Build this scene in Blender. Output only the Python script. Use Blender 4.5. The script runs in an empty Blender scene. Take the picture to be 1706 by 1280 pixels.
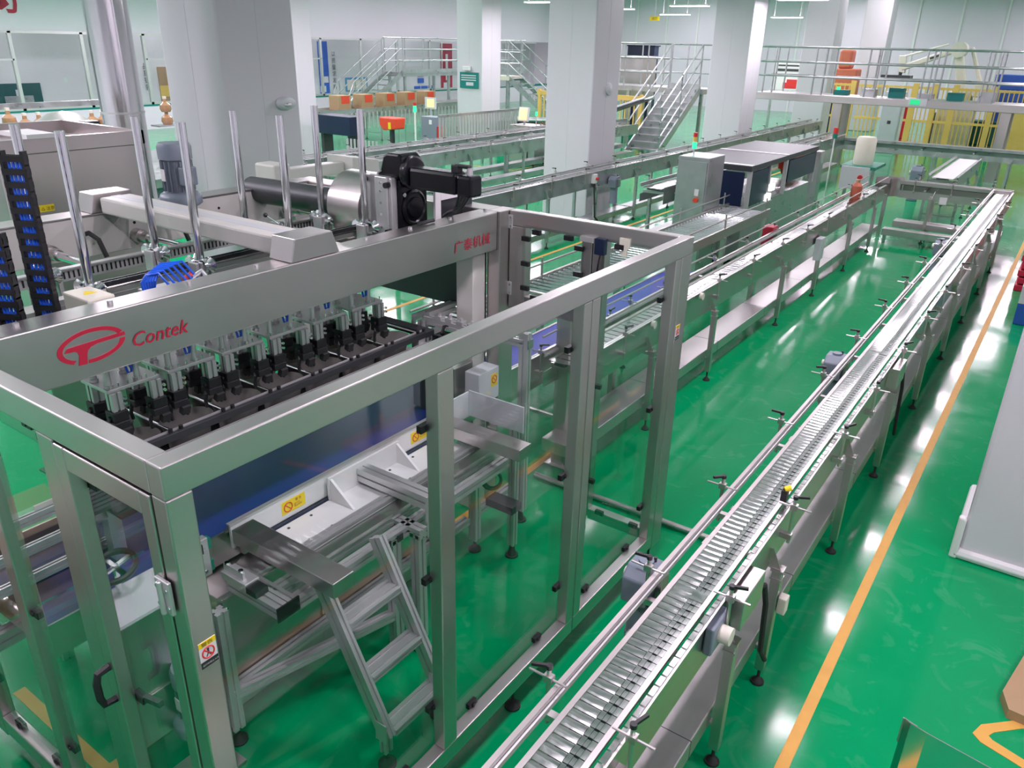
import bpy, bmesh, math, random
from mathutils import Vector, Matrix
random.seed(7)
S = bpy.context.scene
COL = S.collection
# ------------------------------------------------------------------ camera
PITCH, YAW, ROLL, FPX, CAMH = 0.410693, 0.604706, 0.022674, 1308.2, 3.2
fw = Vector((-math.sin(YAW)*math.cos(PITCH), math.cos(YAW)*math.cos(PITCH), -math.sin(PITCH)))
rt = Vector((math.cos(YAW), math.sin(YAW), 0)); up = rt.cross(fw)
r2 = math.cos(ROLL)*rt + math.sin(ROLL)*up; u2 = -math.sin(ROLL)*rt + math.cos(ROLL)*up
cd = bpy.data.cameras.new('camera'); cam = bpy.data.objects.new('camera', cd); COL.objects.link(cam)
cam.matrix_world = Matrix(((r2.x, u2.x, -fw.x, 0), (r2.y, u2.y, -fw.y, 0), (r2.z, u2.z, -fw.z, CAMH), (0, 0, 0, 1)))
cd.sensor_fit = 'HORIZONTAL'; cd.sensor_width = 36; cd.lens = FPX/1706*36; cd.clip_start = 0.05; cd.clip_end = 200
S.camera = cam
# ------------------------------------------------------------------ world, exposure
w = bpy.data.worlds.new('world'); S.world = w; w.use_nodes = True
w.node_tree.nodes['Background'].inputs[0].default_value = (0.8, 0.87, 1, 1)
w.node_tree.nodes['Background'].inputs[1].default_value = 0.3
S.view_settings.view_transform = 'Standard'; S.view_settings.look = 'None'
S.view_settings.gamma = 1; S.view_settings.use_curve_mapping = False
S.view_settings.exposure = -0.12
S.cycles.max_bounces = 6; S.cycles.diffuse_bounces = 3; S.cycles.glossy_bounces = 3; S.cycles.transmission_bounces = 2; S.cycles.transparent_max_bounces = 16
S.cycles.use_adaptive_sampling = True; S.cycles.adaptive_threshold = 0.02
S.cycles.sample_clamp_indirect = 4.0
S.cycles.caustics_reflective = False; S.cycles.caustics_refractive = False
LAMP_W = 54.0          # watts of each ceiling strip lamp
# ------------------------------------------------------------------ materials
def mat(name, col, rough=0.5, metal=0.0, noise=0.0, scale=8.0, stretch=None, bump=0.0, emit=0.0, rvar=0.0, spec=None, coat=0.0):
    m = bpy.data.materials.new(name); m.use_nodes = True; nt = m.node_tree; b = nt.nodes['Principled BSDF']
    b.inputs['Base Color'].default_value = (*col, 1); b.inputs['Roughness'].default_value = rough; b.inputs['Metallic'].default_value = metal
    if spec is not None: b.inputs['Specular IOR Level'].default_value = spec
    if coat: b.inputs['Coat Weight'].default_value = coat; b.inputs['Coat Roughness'].default_value = 0.05
    if emit: b.inputs['Emission Color'].default_value = (*col, 1); b.inputs['Emission Strength'].default_value = emit
    if noise or bump or rvar:
        tc = nt.nodes.new('ShaderNodeTexCoord'); mp = nt.nodes.new('ShaderNodeMapping'); nz = nt.nodes.new('ShaderNodeTexNoise')
        nz.inputs['Scale'].default_value = scale; nz.inputs['Detail'].default_value = 4
        if stretch: mp.inputs['Scale'].default_value = stretch
        nt.links.new(tc.outputs['Object'], mp.inputs[0]); nt.links.new(mp.outputs[0], nz.inputs[0])
        if noise:
            mx = nt.nodes.new('ShaderNodeMix'); mx.data_type = 'RGBA'
            mx.inputs[6].default_value = (*[max(0, c*(1-noise)) for c in col], 1); mx.inputs[7].default_value = (*[min(1, c*(1+noise)) for c in col], 1)
            nt.links.new(nz.outputs[0], mx.inputs[0]); nt.links.new(mx.outputs[2], b.inputs['Base Color'])
        if rvar:
            mr = nt.nodes.new('ShaderNodeMapRange'); mr.inputs[1].default_value = 0.3; mr.inputs[2].default_value = 0.7
            mr.inputs[3].default_value = max(0.02, rough-rvar); mr.inputs[4].default_value = rough+rvar
            nt.links.new(nz.outputs[0], mr.inputs[0]); nt.links.new(mr.outputs[0], b.inputs['Roughness'])
        if bump:
            bp = nt.nodes.new('ShaderNodeBump'); bp.inputs['Strength'].default_value = bump; bp.inputs['Distance'].default_value = 0.01
            nt.links.new(nz.outputs[0], bp.inputs['Height']); nt.links.new(bp.outputs[0], b.inputs['Normal'])
    return m
def glassmat(name, tint, lo=0.02, hi=0.6, gloss=(0.95, 1, 1)):      # thin sheet: tint is per surface; reflection grows towards grazing view
    m = bpy.data.materials.new(name); m.use_nodes = True; nt = m.node_tree; nt.nodes.clear()
    o = nt.nodes.new('ShaderNodeOutputMaterial'); t = nt.nodes.new('ShaderNodeBsdfTransparent'); g = nt.nodes.new('ShaderNodeBsdfGlossy')
    f = nt.nodes.new('ShaderNodeLayerWeight'); pw = nt.nodes.new('ShaderNodeMath'); mr = nt.nodes.new('ShaderNodeMapRange'); x = nt.nodes.new('ShaderNodeMixShader')
    f.inputs['Blend'].default_value = 0.5; pw.operation = 'POWER'; pw.inputs[1].default_value = 4.0; mr.inputs[3].default_value = lo; mr.inputs[4].default_value = hi
    t.inputs[0].default_value = (*tint, 1); g.inputs[0].default_value = (*gloss, 1); g.inputs['Roughness'].default_value = 0.03
    nt.links.new(f.outputs['Facing'], pw.inputs[0]); nt.links.new(pw.outputs[0], mr.inputs[0]); nt.links.new(mr.outputs[0], x.inputs[0])
    nt.links.new(t.outputs[0], x.inputs[1]); nt.links.new(g.outputs[0], x.inputs[2]); nt.links.new(x.outputs[0], o.inputs[0])
    return m
K = {}
K['steel'] = mat('stainless_steel', (0.60, 0.56, 0.55), 0.34, 1, 0.10, 3.0, (1, 0.25, 1), 0.0, rvar=0.05)
K['steelx'] = mat('stainless_steel_cross', (0.60, 0.56, 0.55), 0.34, 1, 0.10, 3.0, (0.25, 1, 1), 0.0, rvar=0.05)
K['steelz'] = mat('stainless_steel_upright', (0.585, 0.54, 0.53), 0.34, 1, 0.10, 3.0, (1, 1, 0.25), 0.0, rvar=0.05)
K['plate'] = mat('chain_plate_steel', (0.68, 0.67, 0.67), 0.17, 1, 0.06, 20, rvar=0.06)
K['pan'] = mat('pan_steel', (0.58, 0.56, 0.55), 0.36, 0.9, 0.12, 4, (1, 0.3, 1), 0.0, rvar=0.06)
K['chrome'] = mat('chrome_rod', (0.8, 0.8, 0.82), 0.1, 1, 0.03, 10)
K['pipe'] = mat('pipe_steel', (0.75, 0.75, 0.76), 0.13, 1, 0.05, 3, (6, 6, 0.4), 0.12)
K['alu'] = mat('anodised_aluminium', (0.66, 0.66, 0.655), 0.38, 0.7, 0.05, 20, (1, 0.1, 1))
K['farsteel'] = mat('distant_steel', (0.5, 0.51, 0.52), 0.35, 0.9, 0.25, 5, rvar=0.1)
K['cream'] = mat('cream_paint', (0.7, 0.69, 0.64), 0.4, 0, 0.03, 4)
K['white'] = mat('white_paint', (0.78, 0.78, 0.77), 0.4, 0, 0.02, 3)
K['wall'] = mat('wall_panel_paint', (0.74, 0.68, 0.76), 0.45, 0, 0.02, 1)
K['col'] = mat('column_panel_paint', (0.66, 0.65, 0.68), 0.4, 0, 0.02, 2)
K['ceil'] = mat('ceiling_paint', (0.84, 0.79, 0.84), 0.6, 0, 0.02, 2)
K['black'] = mat('black_plastic', (0.012, 0.012, 0.014), 0.4, 0, 0.3, 20)
K['gblack'] = mat('gloss_black_casting', (0.006, 0.0065, 0.009), 0.25, 0, 0.2, 12, spec=0.3)
K['pocket'] = mat('grey_pocket', (0.32, 0.31, 0.28), 0.5, 0, 0.15, 8)
K['dark'] = mat('dark_steel', (0.07, 0.075, 0.08), 0.4, 0.6, 0.2, 12, (1, 0.1, 1))
K['charc'] = mat('charcoal_panel', (0.03, 0.033, 0.038), 0.35, 0.2, 0.1, 4)
K['rubber'] = mat('rubber', (0.02, 0.02, 0.02), 0.7, 0, 0.2, 30)
K['belt'] = mat('blue_belt', (0.006, 0.02, 0.17), 0.4, 0, 0.15, 40)
K['belt2'] = mat('bright_blue_belt', (0.015, 0.025, 0.42), 0.45, 0, 0.1, 40, spec=0.3)
K['hose'] = mat('blue_hose', (0.02, 0.13, 0.75), 0.3, 0, 0.1, 20)
K['gbelt'] = mat('green_belt', (0.01, 0.2, 0.13), 0.45, 0, 0.2, 30)
K['motor'] = mat('motor_grey_paint', (0.20, 0.24, 0.29), 0.4, 0, 0.08, 15)
K['red'] = mat('red_print', (0.42, 0.012, 0.04), 0.4, 0, 0.03, 10)
K['redp'] = mat('red_plastic', (0.65, 0.03, 0.03), 0.4, 0, 0.1, 10)
K['orange'] = mat('orange_red_paint', (0.8, 0.07, 0.03), 0.4, 0, 0.08, 6)
K['dorange'] = mat('hazed_orange_paint', (0.48, 0.13, 0.07), 0.5, 0, 0.1, 5)  # orange dulled, distance haze put into the colour
K['yellow'] = mat('yellow_sticker', (0.9, 0.68, 0.01), 0.5, 0, 0.03, 10)
K['yfence'] = mat('hazed_fence_yellow', (0.75, 0.53, 0.13), 0.5, 0, 0.06, 8)  # fence yellow made paler, with the haze painted in
K['tape'] = mat('floor_tape', (0.72, 0.4, 0.09), 0.5, 0, 0.08, 14, spec=0.25)
K['card'] = mat('cardboard', (0.42, 0.28, 0.15), 0.75, 0, 0.06, 10)
K['amber'] = mat('amber_jar', (0.42, 0.24, 0.12), 0.2, 0, 0.25, 20, coat=0.5)
K['offw'] = mat('off_white_plastic', (0.72, 0.7, 0.58), 0.45, 0, 0.05, 10)
K['boxw'] = mat('light_grey_box', (0.62, 0.64, 0.66), 0.4, 0, 0.05, 8)
K['navy'] = mat('navy_panel', (0.01, 0.018, 0.05), 0.3, 0, 0.2, 6)
K['bluep'] = mat('blue_print', (0.02, 0.12, 0.55), 0.5, 0, 0.06, 3)
K['skyp'] = mat('sky_blue_panel', (0.05, 0.3, 0.5), 0.4, 0, 0.1, 3)
K['teal'] = mat('teal_sign', (0.0, 0.2, 0.18), 0.4, 0, 0.08, 6)
K['dgreen'] = mat('dark_green_board', (0.01, 0.09, 0.09), 0.4, 0, 0.3, 2)
K['crate'] = mat('red_crate', (0.6, 0.02, 0.06), 0.45, 0, 0.1, 10)
K['bpal'] = mat('blue_pallet', (0.02, 0.09, 0.4), 0.5, 0, 0.1, 10)
K['robot'] = mat('robot_paint', (0.72, 0.72, 0.6), 0.4, 0, 0.05, 6)
K['screen'] = mat('panel_screen', (1.0, 0.62, 0.3), 0.3, emit=0.9, noise=0.1)
K['gled'] = mat('green_signal', (0.02, 0.9, 0.22), 0.3, emit=2.5, noise=0.02)
K['gscr'] = mat('green_indicator', (0.02, 0.55, 0.2), 0.3, emit=0.9, noise=0.02)
K['lamp'] = mat('lamp_diffuser', (1, 1, 1), 0.4, emit=8, noise=0.01)
for q in ('lamp', 'gled', 'gscr', 'screen'): K[q].cycles.emission_sampling = 'NONE'
K['acr'] = glassmat('acrylic_panel', (0.93, 0.965, 0.95))
K['win'] = glassmat('window_glass', (0.92, 0.94, 0.95))
# glossy green epoxy floor: even colour, faint worn streaks
def floor_mat():
    m = mat('green_epoxy', (0.0, 0.26, 0.1), 0.12, 0); nt = m.node_tree; b = nt.nodes['Principled BSDF']
    tc = nt.nodes.new('ShaderNodeTexCoord')
    n1 = nt.nodes.new('ShaderNodeTexNoise'); n1.inputs['Scale'].default_value = 0.9; n1.inputs['Detail'].default_value = 6; n1.inputs['Distortion'].default_value = 1.6
    n2 = nt.nodes.new('ShaderNodeTexNoise'); n2.inputs['Scale'].default_value = 2.6; n2.inputs['Detail'].default_value = 5; n2.inputs['Distortion'].default_value = 3.2
    for n in (n1, n2): nt.links.new(tc.outputs['Object'], n.inputs[0])
    cr = nt.nodes.new('ShaderNodeValToRGB'); e = cr.color_ramp.elements
    e[0].position = 0.56; e[0].color = (0, 0, 0, 1); e[1].position = 0.64; e[1].color = (0.65, 0.65, 0.65, 1)
    nt.links.new(n2.outputs[0], cr.inputs[0])
    m1 = nt.nodes.new('ShaderNodeMix'); m1.data_type = 'RGBA'; m1.inputs[6].default_value = (0.0, 0.29, 0.092, 1); m1.inputs[7].default_value = (0.0, 0.34, 0.118, 1)
    nt.links.new(n1.outputs[0], m1.inputs[0])
    m2 = nt.nodes.new('ShaderNodeMix'); m2.data_type = 'RGBA'; m2.inputs[7].default_value = (0.06, 0.36, 0.17, 1)
    ml = nt.nodes.new('ShaderNodeMath'); ml.operation = 'MULTIPLY'
    nt.links.new(cr.outputs[0], ml.inputs[0]); nt.links.new(n1.outputs[0], ml.inputs[1])
    nt.links.new(ml.outputs[0], m2.inputs[0]); nt.links.new(m1.outputs[2], m2.inputs[6]); nt.links.new(m2.outputs[2], b.inputs['Base Color'])
    mr = nt.nodes.new('ShaderNodeMapRange'); mr.inputs[1].default_value = 0.35; mr.inputs[2].default_value = 0.7; mr.inputs[3].default_value = 0.08; mr.inputs[4].default_value = 0.17
    nt.links.new(n1.outputs[0], mr.inputs[0]); nt.links.new(mr.outputs[0], b.inputs['Roughness'])
    n3 = nt.nodes.new('ShaderNodeTexNoise'); n3.inputs['Scale'].default_value = 3.0; n3.inputs['Detail'].default_value = 3
    nt.links.new(tc.outputs['Object'], n3.inputs[0])
    bp = nt.nodes.new('ShaderNodeBump'); bp.inputs['Strength'].default_value = 0.05; bp.inputs['Distance'].default_value = 0.02
    nt.links.new(n3.outputs[0], bp.inputs['Height']); nt.links.new(bp.outputs[0], b.inputs['Normal'])
    b.inputs['Specular IOR Level'].default_value = 0.26
    return m
K['floor'] = floor_mat()
# ------------------------------------------------------------------ mesh helpers
class MB:
    def __init__(s): s.v = []; s.f = []
    def add(s, vs, fs):
        n = len(s.v); s.v += [Vector(v) for v in vs]; s.f += [tuple(i+n for i in f) for f in fs]; return s
    def box(s, x0, x1, y0, y1, z0, z1):
        if x0 > x1: x0, x1 = x1, x0
        if y0 > y1: y0, y1 = y1, y0
        if z0 > z1: z0, z1 = z1, z0
        return s.add([(x, y, z) for z in (z0, z1) for y in (y0, y1) for x in (x0, x1)],
                     [(0, 2, 3, 1), (4, 5, 7, 6), (0, 1, 5, 4), (2, 6, 7, 3), (0, 4, 6, 2), (1, 3, 7, 5)])
    def obox(s, c, sz, rot=None):
        R = rot or Matrix.Identity(3); h = [k/2 for k in sz]
        vs = [Vector(c)+R @ Vector((x*h[0], y*h[1], z*h[2])) for z in (-1, 1) for y in (-1, 1) for x in (-1, 1)]
        return s.add(vs, [(0, 2, 3, 1), (4, 5, 7, 6), (0, 1, 5, 4), (2, 6, 7, 3), (0, 4, 6, 2), (1, 3, 7, 5)])
    def bar(s, p0, p1, w, h, upv=(0, 0, 1)):
        p0 = Vector(p0); p1 = Vector(p1); d = (p1-p0).normalized(); u = Vector(upv)
        if abs(d.dot(u)) > 0.98: u = Vector((0, 1, 0))
        a = d.cross(u).normalized(); b = a.cross(d).normalized(); R = Matrix((a, d, b)).transposed()
        return s.obox((p0+p1)/2, (w, (p1-p0).length, h), R)
    def cyl(s, p0, p1, r, n=12, r2=None, caps=True):
        p0 = Vector(p0); p1 = Vector(p1); r2 = r if r2 is None else r2; d = (p1-p0).normalized()
        a = d.orthogonal().normalized(); b = d.cross(a); vs = []
        for p, q in ((p0, r), (p1, r2)):
            for i in range(n):
                t = 2*math.pi*i/n; vs.append(p+a*math.cos(t)*q+b*math.sin(t)*q)
        fs = [(i, (i+1) % n, n+(i+1) % n, n+i) for i in range(n)]
        if caps: fs += [tuple(range(n-1, -1, -1)), tuple(range(n, 2*n))]
        return s.add(vs, fs)
    def tube(s, pts, r, n=8):
        pts = [Vector(p) for p in pts]; rings = []; a = None; vs = []
        for i, p in enumerate(pts):
            d = ((pts[min(i+1, len(pts)-1)]-pts[max(i-1, 0)])).normalized()
            a = d.orthogonal().normalized() if a is None else (a-d*a.dot(d)).normalized()
            b = d.cross(a); vs += [p+(a*math.cos(2*math.pi*k/n)+b*math.sin(2*math.pi*k/n))*r for k in range(n)]
        fs = [(i*n+k, i*n+(k+1) % n, (i+1)*n+(k+1) % n, (i+1)*n+k) for i in range(len(pts)-1) for k in range(n)]
        fs += [tuple(range(n-1, -1, -1)), tuple(range((len(pts)-1)*n, len(pts)*n))]
        return s.add(vs, fs)
    def prism(s, poly, o, u, v, wv):                      # poly (a,b) -> o+a*u+b*v, extruded by wv
        o = Vector(o); u = Vector(u); v = Vector(v); wv = Vector(wv); n = len(poly)
        vs = [o+u*a+v*b for a, b in poly]+[o+u*a+v*b+wv for a, b in poly]
        return s.add(vs, [(i, (i+1) % n, n+(i+1) % n, n+i) for i in range(n)]+[tuple(range(n-1, -1, -1)), tuple(range(n, 2*n))])
    def lathe(s, prof, c, n=16, axis=(0, 0, 1)):           # prof (r,h)
        d = Vector(axis).normalized(); a = d.orthogonal().normalized(); b = d.cross(a); c = Vector(c); vs = []
        for r, h in prof: vs += [c+d*h+(a*math.cos(2*math.pi*k/n)+b*math.sin(2*math.pi*k/n))*max(r, 1e-4) for k in range(n)]
        fs = [(i*n+k, i*n+(k+1) % n, (i+1)*n+(k+1) % n, (i+1)*n+k) for i in range(len(prof)-1) for k in range(n)]
        fs += [tuple(range(n-1, -1, -1)), tuple(range((len(prof)-1)*n, len(prof)*n))]
        return s.add(vs, fs)
    def ring(s, c, R, r, axis=(0, 0, 1), n=24, k=8):
        d = Vector(axis).normalized(); a = d.orthogonal().normalized(); b = d.cross(a); c = Vector(c); vs = []
        for i in range(n):
            e = a*math.cos(2*math.pi*i/n)+b*math.sin(2*math.pi*i/n)
            vs += [c+e*(R+r*math.cos(2*math.pi*j/k))+d*r*math.sin(2*math.pi*j/k) for j in range(k)]
        return s.add(vs, [(i*k+j, i*k+(j+1) % k, ((i+1) % n)*k+(j+1) % k, ((i+1) % n)*k+j) for i in range(n) for j in range(k)])
    def prof(s, p0, p1, wd=0.06, h=0.06, upv=(0, 0, 1)):    # slotted aluminium extrusion
        p0 = Vector(p0); p1 = Vector(p1); d = (p1-p0).normalized(); u = Vector(upv)
        if abs(d.dot(u)) > 0.98: u = Vector((0, 1, 0))
        a = d.cross(u).normalized(); b = a.cross(d).normalized(); g = 0.006; q = 0.010; W, H = wd/2, h/2
        def side(L, n):
            c = [0] if n == 1 else [-L*0.5, L*0.5]; return c
        poly = []
        def run(L, f):
            poly.append(f(-L, 0))
            for c in side(L, 1 if L < 0.045 else 2):
                poly.extend([f(c-g, 0), f(c-g, -q), f(c+g, -q), f(c+g, 0)])
        run(W, lambda t, e: (t, -H-e)); run(H, lambda t, e: (W+e, t)); run(W, lambda t, e: (-t, H+e)); run(H, lambda t, e: (-W-e, -t))
        return s.prism(poly, p0, a, b, p1-p0)
ROOT = {}
def off_of(o):
    while o.parent is not None: o = o.parent
    return ROOT.get(o.name, Vector((0, 0, 0)))
def thing(name, label, cat, loc=(0, 0, 0), group=None):
    o = bpy.data.objects.new(name, None); COL.objects.link(o); o.location = loc; o.empty_display_size = 0.05
    o['label'] = label; o['category'] = cat
    if group: o['group'] = group
    ROOT[o.name] = Vector(loc); return o
def mesh_of(name, m, mt, off=Vector((0, 0, 0)), smooth=False):
    me = bpy.data.meshes.new(name); me.from_pydata([tuple(v-off) for v in m.v], [], m.f); me.materials.append(K[mt] if isinstance(mt, str) else mt)
    bm = bmesh.new(); bm.from_mesh(me); bmesh.ops.recalc_face_normals(bm, faces=bm.faces); bm.to_mesh(me); bm.free()
    if smooth:
        me.polygons.foreach_set('use_smooth', [True]*len(me.polygons)); me.set_sharp_from_angle(angle=math.radians(35))
    return me
def part(name, m, mt, parent=None, smooth=False, bev=0.0, label=None, kind=None):
    off = off_of(parent) if parent else Vector((0, 0, 0))
    o = bpy.data.objects.new(name, mesh_of(name, m, mt, off, smooth)); COL.objects.link(o)
    if parent: o.parent = parent
    if bev:
        b = o.modifiers.new('bevel', 'BEVEL'); b.width = bev; b.segments = 2; b.limit_method = 'ANGLE'; b.angle_limit = math.radians(40)
    if label: o['label'] = label
    if kind: o['kind'] = kind
    return o
def solo(name, m, mt, label, cat, group=None, **k):     # a thing that is one mesh, origin at its base centre
    xs = [v.x for v in m.v]; ys = [v.y for v in m.v]; z = min(v.z for v in m.v)
    c = Vector(((min(xs)+max(xs))/2, (min(ys)+max(ys))/2, z)); m.v = [v-c for v in m.v]
    o = part(name, m, mt, None, **k); o.location = c; o['label'] = label; o['category'] = cat
    if group: o['group'] = group
    return o
def struct(name, m, mt, parent=None, **k):
    o = part(name, m, mt, parent, **k)
    if not parent: o['kind'] = 'structure'
    return o
def inst(me, name, parent, loc, rz=0.0):                 # another object on shared mesh data
    o = bpy.data.objects.new(name, me); COL.objects.link(o); o.parent = parent; o.location = Vector(loc); o.rotation_euler = (0, 0, rz); return o
def dup(root, loc=None, rz=None, label=None, group=None):
    def rec(o, p):
        c = o.copy(); COL.objects.link(c); c.parent = p
        for ch in o.children: rec(ch, c)
        return c
    r = rec(root, None)
    if loc is not None: r.location = loc
    if rz is not None: r.rotation_euler = (0, 0, rz)
    if label: r['label'] = label
    if group: r['group'] = group
    ROOT[r.name] = Vector(r.location)
    return r
def text(name, body, o, u, v, size, mt, parent, depth=0.002, shear=0.0, bold=0.0, xs=1.0, align='LEFT'):
    c = bpy.data.curves.new(name, 'FONT'); c.body = body; c.size = 1; c.extrude = 0.0; c.shear = shear; c.offset = bold; c.align_x = align; c.resolution_u = 2
    t = bpy.data.objects.new(name, c); COL.objects.link(t); bpy.context.view_layer.update()
    me = bpy.data.meshes.new_from_object(t.evaluated_get(bpy.context.evaluated_depsgraph_get())); bpy.data.objects.remove(t); bpy.data.curves.remove(c)
    o = Vector(o); u = Vector(u).normalized(); v = Vector(v).normalized(); n = u.cross(v); off = off_of(parent) if parent else Vector((0, 0, 0))
    for q in me.vertices: q.co = o+u*(q.co.x*size*xs)+v*(q.co.y*size)+n*depth-off
    me.materials.clear(); me.materials.append(K[mt]); ob = bpy.data.objects.new(name, me); COL.objects.link(ob)
    if parent: ob.parent = parent
    return ob
# ------------------------------------------------------------------ the room
WX, FY = -28.0, 46.0
struct('floor', MB().box(-31.2, 3.4, -2.6, FY+0.2, -0.1, 0), 'floor')
struct('ceiling', MB().box(-31.2, 3.4, -2.6, FY+0.2, 6.0, 6.1), 'ceil')
struct('wall_right', MB().box(3.2, 3.4, -2.4, FY+0.2, 0, 6), 'wall')
struct('wall_back', MB().box(-31, 3.4, -2.6, -2.4, 0, 6), 'wall')
wf = struct('wall_far', MB().box(-31.2, 3.4, FY, FY+0.2, 0, 6), 'wall')
for i in range(18):
    x = -31+i*1.9
    part('wall_batten', MB().box(x, x+0.10, FY-0.05, FY, 0, 6), 'white', wf)
wl = struct('wall_left', MB().box(WX-0.1, WX, -2.4, FY, 3.22, 6).box(WX-0.1, WX, -2.4, FY, 0, 0.86), 'wall')
part('stripe', MB().box(WX-0.005, WX+0.012, -2.4, FY, 0.80, 0.92), 'teal', wl)
struct('wall_left_rear', MB().box(-31.1, -31, -2.4, FY, 0, 6), 'white')
mull = [-2.3, 0.0, 2.0, 4.1, 6.3, 8.5, 10.7, 12.75, 15.0, 17.2, 18.3, 20.6, 23.0, 25.4, 27.8, 30.2, 32.6, 35.0, 37.4, 39.8, 42.2]
for i in range(len(mull)-1):
    y0, y1 = mull[i], mull[i+1]
    g = struct('window_%d' % (i+1), MB().box(WX-0.06, WX-0.05, y0+0.04, y1-0.04, 0.9, 3.18), 'win')
    f = MB().box(WX-0.08, WX+0.02, y0, y1, 3.14, 3.22).box(WX-0.08, WX+0.02, y0, y1, 0.86, 0.94).box(WX-0.08, WX+0.02, y0-0.05, y0+0.05, 0.86, 3.2)
    if i % 3 == 0: f.box(WX-0.08, WX+0.02, y0, y1, 2.35, 2.40)
    part('window_frame', f, 'alu', g)
# floor tape
def tape(n, *a): struct('trim_%d' % n, MB().box(*a, 0, 0.003), 'tape')
tape(1, -0.49, -0.43, 0.5, 40)
tape(2, -3.08, -3.02, 1.15, 14)
tape(3, -6.84, -6.78, 3, 34)
tape(4, -3.9, -3.02, 1.09, 1.15)
tape(5, -14.2, -12.5, 17.9, 17.95); tape(6, -12.55, -12.5, 17.95, 20.6); tape(7, -14.2, -12.55, 20.55, 20.6)
# columns clad in panels on an eight metre grid
def column(x0, y0, label, skirt=False, w=1.02):
    c = thing('column', label, 'column', (x0+w/2, y0+w/2, 0), 'clad columns')
    part('shaft', MB().box(x0, x0+w, y0, y0+w, 0, 6), 'col', c, bev=0.025)
    for s in (0.5,): part('seam', MB().box(x0-0.002, x0+w+0.002, y0+w*s, y0+w*s+0.004, 0, 5.9).box(x0+w*s, x0+w*s+0.004, y0-0.002, y0+w+0.002, 0, 5.9), 'boxw', c)
    if skirt:
        part('skirting', MB().box(x0-0.045, x0+w+0.045, y0-0.045, y0+w+0.045, 0, 0.07), 'white', c, bev=0.03)
        q = [(0, 0)]+[(0, 0)]
        part('corner_guard', MB().prism([(0, 0), (0.05, 0), (0.05, 0.30), (0.04, 0.32), (0.0, 0.32)], (x0-0.045, y0-0.045, 0.0), (1, 0, 0), (0, 0, 1), (0, 0.05, 0)).box(x0-0.045, x0, y0, y0+0.05, 0.0, 0.3), 'white', c, bev=0.012)
    return c
column(-8.69, 5.55, 'broad grey-white clad column behind the lettered packing machine, with oval lamp')
column(-8.69, 13.5, 'tall white clad column in the middle behind the long dark conveyor')
column(-8.69, 21.5, 'white clad column right of the grey staircase with green tower light before it')
column(-8.69, 29.5, 'pale column behind the platform railing, nearest to the yellow barred cage')
column(-8.69, 37.5, 'furthest pale column beyond the yellow barred cage')
column(-17.32, 13.5, 'bright white column edge just right of the broad grey-white column')
cs = column(-17.32, 21.5, 'white column carrying the teal notice board')
column(-17.32, 29.5, 'far white column between the two staircases')
column(-0.03, 5.5, 'white column with rounded white skirting at the right edge', True)
# things fixed to columns
t = thing('wall_lamp', 'oval grey bulkhead lamp on the broad column', 'lamp', (-7.65, 6.35, 2.5)); t.scale = (1, 0.85, 0.48)
part('housing', MB().lathe([(0.02, 0), (0.15, 0.0), (0.16, 0.02), (0.13, 0.07), (0.05, 0.09)], (-7.67, 6.35, 2.5), 20, (1, 0, 0)), 'boxw', t, True)
part('lens', MB().lathe([(0.06, 0.085), (0.04, 0.11), (0.0, 0.115)], (-7.67, 6.33, 2.47), 14, (1, 0, 0)), 'alu', t, True)
t = thing('wall_socket', 'small round grey fitting on the middle white column', 'fitting', (-7.65, 14.1, 2.4))
part('plate', MB().lathe([(0.0, 0), (0.11, 0.0), (0.11, 0.03), (0.04, 0.05), (0, 0.05)], (-7.67, 14.1, 2.42), 16, (1, 0, 0)), 'boxw', t, True)
t = thing('notice_board', 'teal notice board with pale lettering on white column', 'sign', (-16.77, 21.46, 2.05))
part('board', MB().box(-17.16, -16.42, 21.45, 21.49, 1.80, 2.28), 'teal', t)
for k in range(3): part('lettering', MB().box(-17.1, -16.5, 21.444, 21.449, 2.17-k*0.07, 2.20-k*0.07), 'boxw', t)
part('emblem', MB().box(-16.9, -16.6, 21.444, 21.449, 1.88, 1.98), 'boxw', t)
solo('junction_box', MB().box(-17.0, -16.72, 21.38, 21.48, 2.33, 2.46), 'white', 'small white box above the teal notice board', 'box', bev=0.01)
# strip lamps hung from the ceiling
lampbody = None
def strip_lamp(x, y, z=4.3, L=1.2, k=1.0):
    """two kinds share meshes: ordinary lamps and bright ones (k>1) in rows with wider spacing"""
    global lampbody
    lampbody = lampbody or {}
    key = (round(6-z, 2), k, L); W = 0.1 if L < 1 else 0.28
    if key not in lampbody:
        t = thing('strip_lamp', 'slim white strip lamp hung on two wires', 'lamp', (0, 0, 0), 'ceiling strip lamps')
        part('housing', MB().box(-L/2, L/2, -W/2-0.005, W/2+0.005, 0.02, 0.06), 'white', t)
        part('diffuser', MB().box(-L/2+0.01, L/2-0.01, -W/2+0.005, W/2-0.005, 0.0, 0.019), 'lamp', t)
        for s in (-1, 1): part('wire', MB().cyl((s*L*0.42, 0, 0.06), (s*L*0.42, 0, 6-z), 0.008, 6), 'alu', t)
        def light(nm, e, zz, flip):
            ld = bpy.data.lights.new(nm, 'AREA'); ld.shape = 'RECTANGLE'; ld.size = L; ld.size_y = W; ld.energy = e; ld.color = (1.0, 0.855, 1.0)
            lo = bpy.data.objects.new(nm, ld); COL.objects.link(lo); lo.parent = t; lo.location = (0, 0, zz)
            if flip: lo.rotation_euler = (math.pi, 0, 0)
        light('strip_light', LAMP_W*k, -0.01, False)
        if k > 1: light('strip_uplight', LAMP_W*k*0.4, 0.07, True)  # added upward light, lifts the ceiling and upper walls
        lampbody[key] = t; t.location = (x, y, z); return t
    return dup(lampbody[key], (x, y, z))
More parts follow.
